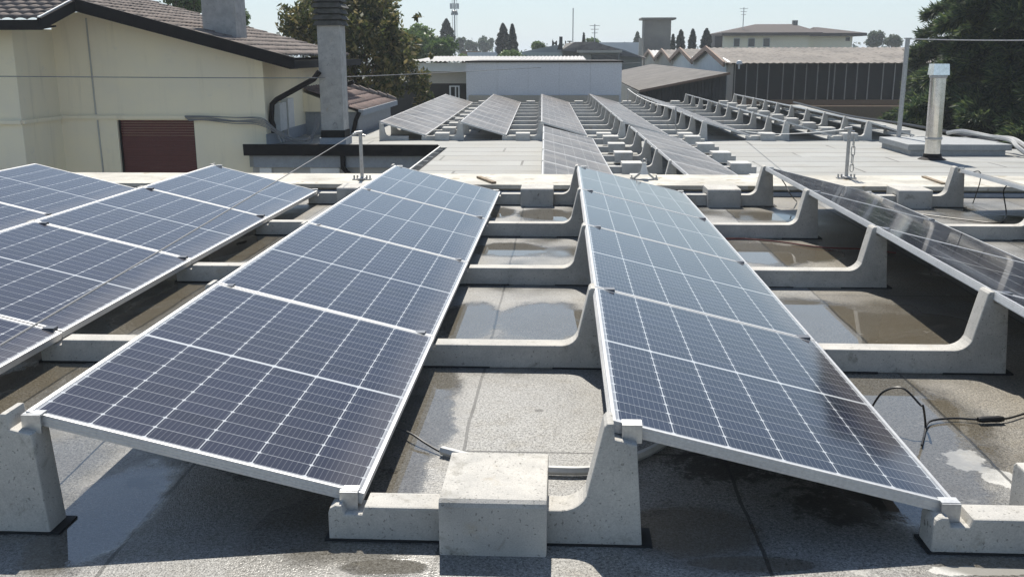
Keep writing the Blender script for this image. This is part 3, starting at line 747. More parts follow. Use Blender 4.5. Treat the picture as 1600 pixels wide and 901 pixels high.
lb(MB().tube([(-1.34, 13.52, -.02), (-1.42, 13.5, -.2), (-1.5, 13.5, -.5)], .05, 8).build('downpipe', M['fascia'], smooth=True))

# ------------------------------------------------------------------ lifeline posts, wires, flue, pole on the roof
def lifeline_post(c, h, label, chain=False):
    t = thing('lifeline_post', label, 'lifeline post', c)
    MB().tube([(0, 0, .01), (-.002, 0, h)], .019, 12).build('pole', M['steel'], t, True)
    b = MB().box(-.10, .10, -.035, .035, 0, .014).box(-.035, .035, -.09, .09, .0141, .026)
    for sx_ in (-.085, -.05, .05, .085): b.tube([(sx_, 0, .01), (sx_, 0, .05)], .010, 6)
    b.build('base_plate', M['steel'], t)
    MB().tube([(-.06, -.01, h-.005), (.02, 0, h+.004)], .016, 8).tube([(-.02, 0, h-.02), (.05, 0, h-.035)], .012, 8).build('cable_fitting', M['steel'], t, True)
    if chain:
        z = h-.05; k = 0
        for (ln, wd) in ((.15, .022), (.10, .018), (.12, .026), (.08, .018)):
            pts = []
            for q in range(14):
                a = q*2*math.pi/14; px_, pz_ = math.cos(a)*wd, math.sin(a)*wd
                pz_ += (ln/2-wd)*(1 if math.sin(a) > 0 else -1)
                pts.append((.042+(px_ if k % 2 else 0), -.03+(0 if k % 2 else px_), z-ln/2+pz_))
            MB().tube(pts, .0055, 6, closed=True).build('chain_link', M['steel'], t, True); z -= ln-.016; k += 1
    return t
pb = atz(566, 281, -.018); lifeline_post((pb.x, pb.y, -.018), .50, 'bare steel lifeline post on the cream parapet left of the front panels')
pc = atz(1322, 279, -.018); lifeline_post((pc.x, pc.y, -.018), .53, 'steel lifeline post with hanging chain on the cream parapet', True)
def cable(name, pts, r, mat, label, cat='cable', sag=0, n=24):
    P = [Vector(q) for q in pts]
    if len(P) == 2:
        a, b = P; out = [a+(b-a)*t/n - Vector((0, 0, sag*4*(t/n)*(1-t/n))) for t in range(n+1)]
    else:
        out = []
        for i in range(len(P)-1):
            a, b, c, d = P[max(i-1, 0)], P[i], P[i+1], P[min(i+2, len(P)-1)]
            for s in range(8):
                t = s/8; out.append(.5*((2*b) + (c-a)*t + (2*a-5*b+4*c-d)*t*t + (3*b-a-3*c+d)*t**3))
        out.append(P[-1])
    return tag(MB().tube(out, r, 6).build(name, M[mat], smooth=True), label, cat)
t0 = Vector((pb.x-.05, pb.y-.01, -.018+.495))
far_pt = at(0, 536, -6.6)
endp = t0 + (far_pt-t0)*1.25
ll = cable('lifeline_cable', [t0, endp], .0034, 'cable_grey', 'thin steel lifeline cable stretched over the left near solar panels', sag=.01)
dv = (endp-t0).normalized()
MB().tube([t0+dv*.04, t0+dv*.14], .016, 8).tube([t0+dv*.14, t0+dv*.22], .010, 8).build('tensioner', M['steel'], ll, True)
# small anchor on the parapet
ac = atz(1006, 281, -.018)
t = thing('roof_anchor', 'small conical steel roof anchor with ring on the cream parapet', 'roof anchor', (ac.x, ac.y, -.018))
MB().box(-.15, .15, -.02, .02, 0, .012).bar((-.11, 0, .012), (-.035, 0, .075), .02).bar((.11, 0, .012), (.035, 0, .075), .02).build('base_bracket', M['steel'], t)
MB().lathe([(.045, .06), (.02, .17), (.02, .185)]).build('cone', M['aluminium'], t, True)
MB().tube([(math.cos(a*.5236)*.022, 0, .20+math.sin(a*.5236)*.022) for a in range(12)], .006, 6, closed=True).build('ring', M['steel'], t, True)
for sx_ in (-.13, .13): MB().lathe([(.016, .012), (.016, .03), (.008, .032), (.008, .05)], (sx_, 0, 0), 8).build('bolt', M['steel'], t)
# weathered flashing strips on the parapet
a, b = atz(748, 278, -.016), atz(772, 287, -.016)
tag(MB().bar((a.x, a.y, -.005), (b.x, b.y, -.005), .05, .02).build('bitumen_strip', M['rust_strip']), 'brown bitumen strip curling on the parapet behind the left front row', 'strip')
a, b = atz(1443, 277, -.016), atz(1474, 288, -.016)
tag(MB().bar((a.x, a.y, -.008), (b.x, b.y, -.008), .045, .015).build('bitumen_strip', M['rust_strip']), 'brown bitumen strip on the parapet at the right near the flue', 'strip')

# pole with concrete foot
po = atz(1404, 231, ZF)
t = thing('antenna_pole', 'bare grey steel pole leaning in a concrete foot on the far roof', 'pole', (po.x, po.y, ZF))
MB().box(-.28, .12, -.18, .16, .001, .12, .008).build('foot', M['concrete_old'], t)
tp = at(1418.5, 61, po.y)
MB().tube([(-.02, 0, .12), (tp.x-po.x, 0, tp.z-ZF)], .045, 12).build('pole', M['steel'], t, True)
MB().box(tp.x-po.x-.06, tp.x-po.x+.06, -.05, .05, tp.z-ZF, tp.z-ZF+.02).build('cap', M['steel'], t)
cable('overhead_wire', [tp, at(1700, 62, 8.0)], .012, 'steel', 'pale wire running right from the top of the leaning grey pole', sag=.02)
# stainless flue
fl = atz(1456, 249, ZF)
t = thing('flue_pipe', 'polished stainless steel flue pipe with square cowl beside the leaning pole', 'flue pipe', (fl.x, fl.y, ZF))
lean = (at(1466, 122, fl.y)-Vector((fl.x, fl.y, ZF)))
k = lean.x/lean.z
def slant(o, k):
    for q in o.data.vertices: q.co.x += k*q.co.z
    return o
top = lean.z
slant(MB().lathe([(.135, .10), (.135, .34), (.139, .345), (.139, .375), (.135, .38), (.135, top*.55), (.135, top)], n=28).build('pipe', M['chrome'], t, True), k)
slant(MB().lathe([(.142, .355), (.148, .36), (.148, .385), (.142, .39)], n=28).build('band', M['steel'], t, True), k)
slant(MB().lathe([(.135, top), (.15, top+.01), (.15, top+.045), (.135, top+.05)], n=28).build('collar', M['steel'], t, True), k)
g = MB(); z0, z1 = top+.05, top+.24
g.hexa([(-.14, -.14, z0), (.14, -.14, z0), (.14, .14, z0), (-.14, .14, z0), (-.125, -.125, z1), (.13, -.125, z1), (.13, .125, z1), (-.125, .125, z1)])
slant(g.build('cowl', M['chrome'], t), k)
MB().lathe([(.24, .001), (.22, .015), (.16, .04), (.15, .10), (.14, .105)], n=24).build('base_flange', M['fascia'], t, True)
# membrane covered plinth and white hoses at the right
q0, q1 = atz(1478, 246, ZF), atz(1588, 247, ZF)
tag(MB().box(q0.x-.55, q1.x-.05, q0.y+.27, q0.y+1.9, ZF+.001, ZF+.10).box(q0.x-.6, q1.x+.05, q0.y+.24, q0.y+1.95, ZF+.101, ZF+.21, .01).build('roof_plinth', M['membrane_edge']), 'low pale membrane covered plinth behind the polished flue pipe', 'plinth')
z = ZF+.30
hose = [at(1480, 208, 10.9), at(1500, 205, 10.7), at(1525, 209, 10.4), at(1550, 214, 10.0), at(1575, 216, 9.7), at(1590, 221, 9.3), at(1612, 236, 8.8)]
cable('hose', hose, .045, 'conduit', 'thick white hose draped along the right edge of the far roof', 'hose')
hose = [at(1556, 214, 9.5), at(1580, 220, 9.2), at(1590, 230, 8.9), at(1610, 245, 8.6)]
cable('hose', hose, .04, 'conduit', 'shorter white hose bending down beside the pale plinth corner', 'hose')
cable('edge_cable', [at(1240, 160, 24), at(1320, 180, 17.5), at(1400, 192, 14), at(1480, 206, 11.5), at(1560, 222, 9.6)], .03, 'black_plastic', 'black cable lying along the right edge of the far roof')

# thin lifeline rope among the far rows
a, b = at(1056, 197, 14.0), at(1056, 168, 14.0)
tag(MB().tube([(a.x, a.y, ZF), b], .018, 8).build('thin_post', M['steel'], smooth=True), 'thin steel post between the middle far solar rows', 'post')
c, d = at(981, 160, 26), at(981, 139, 26)
tag(MB().tube([(c.x, c.y, ZF), d], .02, 8).build('thin_post', M['steel'], smooth=True), 'thin steel post at the far end before the grey shed', 'post')
cable('lifeline_cable', [d, b], .012, 'paint_white', 'sagging pale lifeline rope between the two thin posts on the far roof', sag=.12)
cable('lifeline_cable', [at(1165, 205.5, 12.0), (pc.x-.05, pc.y, -.018+.52)], .006, 'paint_white', 'pale lifeline cable leading left from the chained post', sag=.05)
# overhead cable from the house to the workshops
cable('overhead_cable', [at(-80, 119, 8.2), at(400, 122, 9.8), at(545, 120, 12), at(728, 112, 22), at(860, 105, 30), at(1000, 98, 42)], .010, 'cable_grey', 'long overhead cable crossing from the cream house past the chimney', 'cable')

# ------------------------------------------------------------------ cables on the near roof
zc = ZR+.012
def gp(u, v, dz=0): q = atz(u, v, ZR+dz); return (q.x, q.y, ZR+dz)
w0 = atz(1445, 690, zc)
cable('connector_cable', [gp(1440, 695, .012), gp(1446, 668, .012), (w0.x+.02, w0.y+.1, zc+.10), at(1438, 632, w0.y+.12), at(1410, 606, w0.y+.16), at(1380, 612, w0.y+.2), at(1362, 636, w0.y+.25)], .0042, 'black_plastic', 'black panel cable arching over the wet roof beside the right front row')
o = cable('connector_cable', [gp(1446, 668, .012), gp(1455, 657, .012), gp(1490, 653, .012), gp(1530, 655, .014), gp(1568, 654, .014), gp(1600, 646, .012), gp(1680, 620, .012)], .0042, 'black_plastic', 'black cable with thick plug lying on the wet roof at right')
a, b = Vector(gp(1528, 655, .018)), Vector(gp(1568, 654, .018))
MB().tube([a, a+(b-a)*.2, a+(b-a)*.5, a+(b-a)*.8, b], [.010, .014, .013, .014, .010], 8).build('plug', M['black_plastic'], o, True)
cable('connector_cable', [gp(600, 660, .012), gp(640, 676, .03), gp(665, 692, .02), gp(690, 706, .012), gp(712, 712, .012)], .0042, 'black_plastic', 'short black cable emerging under the left front row towards the ballast block')
cable('conduit_pipe', [gp(690, 703, .02), gp(730, 713, .02), gp(800, 728, .02), gp(860, 734, .02), gp(930, 733, .02), gp(990, 715, .02), gp(1035, 693, .02), gp(1080, 660, .02)], .016, 'conduit', 'grey corrugated conduit lying behind the front support and ballast block', 'conduit')
cable('connector_cable', [gp(1120, 374, .01), gp(1160, 373, .01), gp(1220, 378, .01), gp(1280, 386, .01), gp(1345, 389, .01), gp(1400, 395, .01)], .006, 'red_cable', 'reddish cable lying across the roof under the edge on row')
cable('connector_cable', [at(1510, 272, .02), at(1530, 268, .0), at(1531, 285, -.02), gp(1520, 318, .012)], .005, 'black_plastic', 'thin black cable hanging from the panel corner at the right edge')
cable('connector_cable', [at(1575, 288, -.3), at(1568, 300, -.3), gp(1572, 335, .012), gp(1560, 348, .012), gp(1520, 345, .012), gp(1440, 335, .012)], .006, 'black_plastic', 'looped black cable on the roof below the rightmost near row')
cable('connector_cable', [at(1218, 275, .05), at(1228, 290, .0), at(1236, 305, -.1), gp(1245, 315, .01)], .005, 'black_plastic', 'thin dark cable dangling beneath the first edge on panel')

# ------------------------------------------------------------------ industrial buildings behind
def corr(name, mat, parent, O, along, down, la, ld, per=.3, amp=.03):
    O, along, down = Vector(O), Vector(along), Vector(down); n = along.cross(down).normalized()
    if n.z < 0: n = -n
    na = int(la/per*6); A = np.linspace(0, la, na+1)
    V = []; rs = np.random.RandomState(1)
    rows = np.linspace(0, ld, max(2, int(ld/1.2)))
    for i, t_ in enumerate(rows):
        V.append(np.outer(A, along) + np.array(O) + np.array(down)*t_ + np.outer(amp*np.sin(A/per*2*np.pi) + (i % 2)*.01, n))
    k = na+1; F = []
    for i in range(len(rows)-1):
        b = i*k; idx = np.arange(na); F.append(np.stack([b+idx, b+idx+1, b+k+idx+1, b+k+idx], 1))
    return npmesh(name, np.concatenate(V), np.concatenate(F), mat, parent)
M['panel_white'] = mottled('white_wall_panels', (.66, .68, .72), (.60, .62, .66), .5, .6, 20, 0)
M['glaze'] = mottled('dark_green_glazing', (.018, .023, .025), (.028, .033, .035), .4, .4, 10, 0, spec=.2)
M['corr_white'] = mottled('white_corrugated', (.42, .41, .39), (.33, .32, .31), .8, .6, 20, 0)
M['beige'] = mottled('beige_wall', (.50, .46, .40), (.43, .40, .35), .5, .9, 20, 0)
M['grey_wall'] = mottled('grey_wall', (.34, .36, .36), (.28, .30, .30), .5, .9, 20, 0)
M['green_wall'] = mottled('pale_green_wall', (.44, .48, .46), (.38, .42, .40), .5, .9, 20, 0)
M['tower'] = mottled('tower_render', (.29, .27, .23), (.17, .16, .15), .25, .9, 20, 0)
M['yellow'] = mottled('pale_yellow_render', (.92, .86, .69), (.86, .80, .65), .3, .9, 20, 0)
M['fascia_brown'] = plain('brown_barge_board', (.24, .16, .12), .8)
M['window_dark'] = plain('dark_window', (.03, .035, .04), .25)
# white panel wall building
wb = thing('white_panel_building', 'white panel walled building with dark cap behind the far solar rows', 'building', (2.7, 30, gz))
def sub(mb, name, mat, par, smooth=False):
    o = mb.build(name, mat, par, smooth); o.matrix_parent_inverse = Matrix.Translation(-par.location); return o
wL, wR = at(728, 98, 29), at(972, 98, 29); zt = wL.z
g = MB(); nP = 5; wd = (wR.x-wL.x)/nP
for k in range(nP): g.box(wL.x+k*wd+.003, wL.x+(k+1)*wd-.003, 29+.004*(k % 2), 29.2, gz, zt)
sub(g, 'wall', M['panel_white'], wb)
sub(MB().box(wL.x, wR.x, 29.05, 36, gz, zt-.02), 'core', M['grey_wall'], wb)
sub(MB().box(wL.x-.03, wR.x+.05, 28.93, 36.05, zt, zt+.06), 'roof_cap', M['fascia'], wb)
sub(MB().box(wL.x+.1, wR.x-.1, 28.85, 28.98, gz, at(800, 149, 29).z), 'plinth', M['beige'], wb)
# left low building with corrugated roof
lbd = thing('low_workshop', 'low beige workshop with white corrugated roof left of the white panel building', 'building', (-2, 38, gz))
a, b = at(640, 97, 36), at(865, 97, 36)
sub(MB().box(a.x, wL.x+.3, 36, 36.3, at(700, 112, 36).z, a.z-.05), 'fascia_wall', M['paint_white'], lbd)
sub(MB().box(a.x, wL.x+.3, 36.4, 36.8, at(700, 131, 36).z, at(700, 112, 36).z), 'wall', M['beige'], lbd)
sub(MB().box(a.x-3, wL.x+.3, 39, 39.3, gz, at(700, 131, 36).z), 'back_wall', M['dark_wall'], lbd)
o = corr('corrugated_roof', M['corr_white'], None, (a.x, 46, a.z+.22), (1, 0, 0), Vector((0, -1, -.02)).normalized(), b.x-a.x+1.5, 10.3, .2, .022)
o.parent = lbd; o.matrix_parent_inverse = Matrix.Translation(-lbd.location)
p0, p1 = at(702, 136, 35), at(718, 150, 35)
sub(MB().box(p0.x, p0.x+.06, 35, 35.1, gz, p0.z).box(p1.x-.06, p1.x, 35, 35.1, gz, p0.z).box(p0.x, p1.x, 35, 35.1, p0.z, p0.z+.05).box(p0.x+.25, p0.x+.3, 35, 35.1, gz, p0.z), 'door_frame', M['paint_white'], lbd)
# grey lean-to shed
sd = thing('grey_shed', 'grey felt roofed shed with slanting roof between the white building and the workshops', 'shed', (7, 45, gz))
YF = 31; YB = 66
A, B = at(1000, 142, YF), at(1141, 114, YF)
slz = (B.z-A.z)/(B.x-A.x); xl = A.x-1.6; zl = A.z-1.6*slz*-.2
g = MB()
g.hexa([(A.x, YF, A.z-.05), (B.x, YF, B.z-.05), (B.x, YB, B.z-.05), (A.x, YB, A.z-.05), (A.x, YF, A.z), (B.x, YF, B.z), (B.x, YB, B.z), (A.x, YB, A.z)])
sub(g, 'roof', M['felt'], sd)
g = MB(); ns = 24; sw = (B.x-A.x-.1)/ns
for k in range(ns):
    xa = A.x+.05+k*sw; xb = xa+sw-.012
    g.prism([(xa, gz), (xb, gz), (xb, A.z-.07+(xb-A.x)*slz), (xa, A.z-.07+(xa-A.x)*slz)], 'y', YF+.4+.03*(k % 2), YF+.6)
sub(g, 'wall', M['dark_sheet'], sd)
sub(MB().box(A.x-.01, A.x+.04, YF+.5, YB, gz, A.z-.07), 'side_wall', M['grey_wall'], sd)
sub(MB().bar((A.x-.02, YF-.03, A.z-.02), (B.x, YF-.03, B.z-.02), .05, .10), 'verge', M['fascia_brown'], sd)
# row of gabled workshops whose ridges run to the right
xg = 12.2
ybays = [(46.5, 60), (60, 74), (74, 88), (88, 102)]
def zq(v, y): return at(1137, v, y).z
ge = at(1137, 97, 46.5); xg = ge.x; ze = ge.z
zr = ze + .80
bn = ['nearest gabled workshop with long grey corrugated roof and dark glazed front', 'second gabled workshop bay behind the glazed one', 'third gabled workshop bay from the front', 'farthest gabled workshop bay with white roof edge']
for k, (y0, y1) in enumerate(ybays):
    t = thing('workshop', bn[k], 'workshop', (xg+10, y0, gz), group='gabled workshops in a row')
    ym = (y0+y1)/2; hl = math.hypot(ym-y0, zr-ze); Ln = 30 if k == 0 else 12
    o = corr('corrugated_roof', M['fibre'] if k < 3 else M['corr_white'], None, (xg-.2, ym, zr), (1, 0, 0), Vector((0, y0-.5-ym, ze-zr-.07)).normalized(), Ln, hl+.5, .36, .022)
    o.parent = t; o.matrix_parent_inverse = Matrix.Translation(-t.location)
    o = corr('corrugated_roof', M['fibre'], None, (xg-.2, ym, zr), (1, 0, 0), Vector((0, y1-ym, ze-zr)).normalized(), Ln, hl, .36, .022)
    o.parent = t; o.matrix_parent_inverse = Matrix.Translation(-t.location)
    sub(MB().prism([(y0, gz), (y1, gz), (y1, ze), (ym, zr-.06), (y0, ze)], 'x', xg, xg+.25), 'gable_wall', M['paint_white'] if k < 2 else M['beige'], t)
    g = MB().bar((xg-.28, y0-.5, ze-.12), (xg-.28, ym, zr-.02), .10, .28).bar((xg-.28, y1, ze-.05), (xg-.28, ym, zr-.02), .10, .28)
    sub(g, 'barge_board', M['fascia_brown'], t)
    if k == 0:
        zb = at(1250, 156, y0).z; zt2 = at(1250, 99.5, y0).z
        sub(MB().box(xg+.3, xg+30, y0+.3, y0+.6, gz, ze-.05), 'front_wall', M['dark_wall'], t)
        sub(MB().box(xg+.3, xg+30, y0+.02, y0+.28, zt2, ze-.03), 'lintel', M['grey_wall'], t)
        sub(MB().box(xg+.3, xg+30, y0+.05, y0+.29, zb-.45, zb), 'sill_band', M['brown_wall'], t)
        sub(MB().box(xg+.3, xg+30, y0+.15, y0+.25, zb, zt2), 'glazing', M['glaze'], t)
        x = xg+.45; i = 0
        while x < xg+14:
            sub(MB().box(x-.022, x+.022, y0+.08, y0+.149, zb, zt2), 'mullion', M['steel'], t); x += [.62, .60, .62, .78, .62, .64, .62, .62, .30][i % 9]; i += 1
        q = at(1155, 98, y0-.6)
        sub(MB().lathe([(.05, -.35), (.06, -.1), (.16, -.09), (.16, .0), (.11, .09), (.03, .12)], (q.x, q.y, q.z), 14), 'wall_lamp', M['paint_white'], t, True)
        sub(MB().box(xg-.02, xg+.3, y0-.25, y0+.28, gz, ze-.1), 'corner_pier', M['beige'], t)
# dark yard wall under the glazing
yz = at(1250, 166, 42).z
tag(MB().box(at(1140, 166, 42).x, 30, 42, 42.25, gz, yz).build('yard_wall', M['brown_wall']), 'brown yard wall below the dark glazed workshop front', 'wall')
q0 = at(1155, 172, 30)
q = at(1398, 174, 28)
# grey warehouse with pitched roof and roof sign
wh = thing('warehouse', 'grey warehouse with low pitched brown roof and pale side wall in the distance', 'warehouse', (6, 92, gz))
Y0 = 75
def P2(u, v, y): q = at(u, v, y); return (q.x, q.z)
pts = [P2(879, 110, Y0), P2(1003, 110, Y0), P2(1003, 89, Y0), P2(975, 78, Y0), P2(928, 66.5, Y0), P2(905, 66, Y0), P2(879, 79, Y0)]
sub(MB().prism(pts, 'y', Y0, Y0+.3), 'front_wall', M['grey_wall'], wh)
a, b, c, d = at(879, 80, Y0), at(879, 67, Y0+14), at(928, 66, Y0), at(1003, 88, Y0)
g = MB().hexa([(at(876, 79.5, Y0).x, Y0-1.2, at(876, 79.5, Y0).z), (at(1008, 89, Y0).x, Y0-1.2, at(1008, 89, Y0).z-.1), (at(1008, 89, Y0).x, Y0+.5, at(1008, 89, Y0).z), (at(876, 79.5, Y0).x, Y0+.5, at(876, 79.5, Y0).z),
               (at(898, 66, Y0).x, Y0-.6, at(898, 66, Y0).z), (at(930, 66, Y0).x, Y0-.6, at(930, 66, Y0).z), (at(930, 66, Y0).x, Y0+20, at(930, 66, Y0).z+.1), (at(885, 66, Y0).x, Y0+20, at(885, 66, Y0).z+.1)])
sub(g, 'roof', M['felt'], wh)
g = MB(); q0, q1 = at(902, 79, Y0-3), at(972, 82.5, Y0-3)
sub(MB().box(q0.x, q1.x, Y0-3, Y0-.9, q1.z, q0.z), 'canopy', M['beige'], wh)
q0, q1 = at(906, 83, Y0-2), at(968, 97, Y0-2)
sub(MB().box(q0.x, q1.x, Y0-2, Y0-.9, gz, q0.z), 'bay', M['grey_wall'], wh)
q0, q1 = at(924, 86, Y0-2.1), at(966, 97, Y0-2.1)
sub(MB().box(q0.x, q1.x, Y0-2.1, Y0-2.02, q1.z, q0.z), 'window_band', M['window_dark'], wh)
gw = thing('side_warehouse', 'pale green flat walled warehouse left of the grey one', 'warehouse', (3, 78, gz))
a, b = at(815, 82, 78), at(879, 82, 74.5)
sub(MB().prism([P2(815, 110, 74), P2(879, 110, 74), P2(879, 82, 74), P2(815, 82, 74)], 'y', 74, 74.3), 'wall', M['green_wall'], gw)
sub(MB().prism([P2(812, 82, 74), P2(879, 82, 74), P2(879, 71, 76), P2(868, 71, 76)], 'y', 74.3, 90), 'roof', M['grey_wall'], gw)
q0, q1 = at(870.5, 78, 73), at(879, 57.5, 73)
tag(MB().prism([(q0.x, q0.z), (q1.x, q0.z), (q1.x, q1.z), (q1.x-.26, q1.z), (q1.x-.28, at(871, 68, 73).z)], 'y', 73, 73.4).build('chimney_stack', M['dark_wall']), 'dark little chimney stack before the letters of the roof sign', 'chimney')
sg = thing('roof_sign', 'black freestanding roof sign letters on the far warehouse', 'sign', (0, 96, gz))
for ch_, u, vb, hpx in (('M', 862, 71.5, 7.0), ('I', 882.2, 71.5, 7.0), ('T', 886.5, 71.5, 7.0)):
    cu = bpy.data.curves.new('letter', 'FONT'); cu.body = ch_; q = at(u, vb, 96)
    cu.size = hpx/FPX*(96+9.3)*1.38; cu.extrude = .05; cu.offset = .02
    o = bpy.data.objects.new('letter_tmp', cu); COL.objects.link(o)
    dg = bpy.context.evaluated_depsgraph_get(); me = bpy.data.meshes.new_from_object(o.evaluated_get(dg)); bpy.data.objects.remove(o)
    lo_ = fin(bpy.data.objects.new('letter', me), sg, M['fascia']); lo_.rotation_euler = (math.pi/2, 0, 0); lo_.location = (q.x, 0, q.z-gz)
    lo_.scale = (1.15, 1, 1)
# flat pale hall behind right
q0, q1 = at(935, 66.5, 130), at(1003, 78, 130)
tag(MB().box(q0.x, q1.x+1, 130, 140, gz, q0.z).build('pale_hall', M['panel_white']), 'long pale flat roofed hall far behind the grey warehouse', 'hall')
q0, q1 = at(730, 82, 110), at(770, 90, 110)
hh = tag(MB().box(q0.x, q1.x+.6, 110, 118, gz, q0.z).box(at(772, 73, 110).x, at(777, 73, 110).x, 111, 111.8, gz, at(772, 73, 110).z).build('pale_hall', M['panel_white']), 'pale low hall with white vent stack among the distant trees', 'hall')
q0, q1 = at(712, 80, 112), at(738, 90, 112)
tag(MB().box(q0.x, q1.x, 119, 125, gz, q0.z).build('far_house', M['brown_wall']), 'small far reddish roofed house beneath the lattice mast', 'house')
# tower with slab roof
tw = thing('water_tower', 'square brown rendered tower with flat slab roof', 'tower', (12, 105, gz))
q0, q1 = at(1007, 31, 105), at(1049, 31, 105)
sub(MB().box(q0.x, q1.x, 105, 108, gz, q0.z), 'shaft', M['tower'], tw)
q0, q1 = at(1002, 28, 105), at(1056, 28, 105)
sub(MB().box(q0.x, q1.x, 104.5, 108.5, at(1002, 31, 105).z+.002, q0.z), 'roof_slab', M['tower'], tw)
q0 = at(1003, 60, 105)
sub(MB().box(q0.x-.35, q0.x+.0, 104.5, 104.9, gz, q0.z), 'side_duct', M['beige'], tw)
# yellow villa
vl = thing('villa', 'pale yellow villa with dark hipped roof and three small windows beyond the workshops', 'villa', (30, 115, gz))
V0 = 115
a, b = at(1131, 55, V0), at(1338, 55, V0); z1 = at(1200, 56, V0).z
mid = at(1265, 55, V0).x
sub(MB().box(a.x, mid, V0, V0+14, gz, z1), 'wall', M['yellow'], vl)
sub(MB().box(mid+.002, b.x, V0+1.5, V0+12, gz, z1-.05), 'wall', M['yellow'], vl)
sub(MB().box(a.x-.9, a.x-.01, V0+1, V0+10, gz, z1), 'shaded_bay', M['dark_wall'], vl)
def hip(x0, x1, y0, y1, z, h, r0, r1):
    g = MB(); ym = (y0+y1)/2
    v = [g.bm.verts.new(q) for q in ((x0, y0, z), (x1, y0, z), (x1, y1, z), (x0, y1, z), (r0, ym, z+h), (r1, ym, z+h))]
    for f in ((0, 1, 5, 4), (1, 2, 5), (2, 3, 4, 5), (3, 0, 4), (3, 2, 1, 0)): g.bm.faces.new([v[i] for i in f])
    g.box(x0-.05, x1+.05, y0-.05, y1+.05, z-.35, z-.002); return g
hh_ = at(1240, 38, V0+7).z - z1
sub(hip(a.x-.4, mid+1.2, V0-1.2, V0+15, z1+.35, hh_-.35, at(1180, 40, V0+7).x, at(1240, 40, V0+7).x), 'roof', M['tile_far'], vl)
sub(hip(mid+1.25, b.x+1.3, V0+.3, V0+13, z1+.3, hh_-.7, mid+2, b.x-3), 'roof', M['tile_far'], vl)
for u0, u1 in ((1147, 1155), (1169.5, 1178.5), (1193, 1202)):
    q0, q1 = at(u0, 60.5, V0), at(u1, 73, V0)
    o = sub(MB().box(q0.x-.06, q1.x+.06, V0-.06, V0-.005, q1.z-.06, q0.z+.06), 'window', M['paint_white'], vl)
    fin(bpy.data.objects.new('pane', MB().box(q0.x, q1.x, V0-.08, V0-.062, q1.z, q0.z).mesh('pane')), o, M['window_dark'])
q0, q1 = at(1327, 58, V0), at(1333, 64, V0); sub(MB().box(q0.x, q1.x, V0+1.40, V0+1.49, q1.z, q0.z), 'window', M['window_dark'], vl)
q = at(1240, 37.5, V0+7); sub(MB().box(q.x-.3, q.x+.3, V0+6, V0+6.6, q.z-.8, q.z+.4), 'chimney', M['tower'], vl)
# aerials
def aerial(u, vb, vt, y, label, arms):
    a, b = at(u, vb, y), at(u, vt, y); t = thing('aerial', label, 'aerial', a)
    MB().tube([(0, 0, -1.5), (0, 0, (b-a).z)], .05, 6).build('mast', M['steel'], t)
    if arms:
        h = (b-a).z; g = MB()
        for k in range(3): g.bar((-.5+.1*k, 0, h-.15-.35*k), (.5-.1*k, 0, h-.15-.35*k), .05)
        g.build('antenna_arm', M['steel'], t)
    return t
aerial(1161, 40, 12, V0+2, 'tall aerial with round reflector on the yellow villa roof', True)
aerial(895, 66, 13, 90, 'very thin tall rod aerial above the grey warehouse roof', False)
aerial(929, 64, 38, 92, 'thin aerial with small cross arms right of the rod aerial', True)
# telecom mast
tm = thing('telecom_mast', 'slim telecom mast carrying antenna clusters above the distant trees', 'mast', at(711, 75, 150))
d0 = tm.location; sc_ = (150+9.36)/FPX
MB().tube([(0, 0, -6), (0, 0, 80*sc_)], [1.1*sc_*1.2, .9*sc_], 8).build('pole', M['steel'], tm, True)
for sx_ in (-3.4, 3.4): MB().tube([(sx_*sc_, 0, 0), (sx_*sc_, 0, 76*sc_)], .35*sc_, 5).build('cable_ladder', M['steel'], tm)
for z_ in (52, 70): MB().lathe([(3.2*sc_, z_*sc_), (4.6*sc_, (z_+1)*sc_), (4.6*sc_, (z_+2.2)*sc_), (3.2*sc_, (z_+3)*sc_)], n=10).build('platform', M['steel'], tm)
for z_, hh in ((57, 8), (71, 7), (48, 4)):
    for k in range(6):
        a = k*math.pi/3+.3; r_ = (6 if z_ > 50 else 4.4)*sc_
        o = MB().box(-.8*sc_, .8*sc_, -.5*sc_, .5*sc_, z_*sc_, (z_+hh)*sc_).build('antenna', M['flash_blue'], tm); o.location = (math.cos(a)*r_, math.sin(a)*r_, 0); o.rotation_euler = (0, 0, a)

# ------------------------------------------------------------------ trees
def mat_leaf(name, cols, trans=.35, rough=.5):
    g = NG(name); ge_ = g.n('ShaderNodeNewGeometry'); r = ge_.outputs['Random Per Island']
    cr = g.n('ShaderNodeValToRGB'); g.link(r, cr.inputs[0]); e = cr.color_ramp.elements
    e[0].color = (*cols[0], 1); e[1].color = (*cols[-1], 1)
    for i, c in enumerate(cols[1:-1]): q = e.new((i+1)/(len(cols)-1)); q.color = (*c, 1)
    g.set(Base_Color=cr.outputs[0], Roughness=max(rough, .5), Specular_IOR_Level=.22)
    tr = g.n('ShaderNodeBsdfTranslucent'); g.link(cr.outputs[0], tr.inputs[0])
    mx = g.n('ShaderNodeMixShader'); mx.inputs[0].default_value = trans
    g.link(g.b.outputs[0], mx.inputs[1]); g.link(tr.outputs[0], mx.inputs[2]); g.link(mx.outputs[0], g.out.inputs[0]); return g.m
M['magnolia'] = mat_leaf('glossy_broad_leaf', [(.03, .042, .014), (.065, .085, .028), (.15, .15, .055), (.28, .23, .11)], .42, .42)
M['spring'] = mat_leaf('light_green_leaf', [(.09, .15, .045), (.14, .21, .07), (.19, .25, .10)])
M['green'] = mat_leaf('mid_green_leaf', [(.055, .10, .03), (.09, .15, .045), (.13, .19, .06)])
M['conifer'] = mat_leaf('dark_conifer_needles', [(.012, .022, .012), (.022, .035, .018), (.03, .045, .022)], .15)
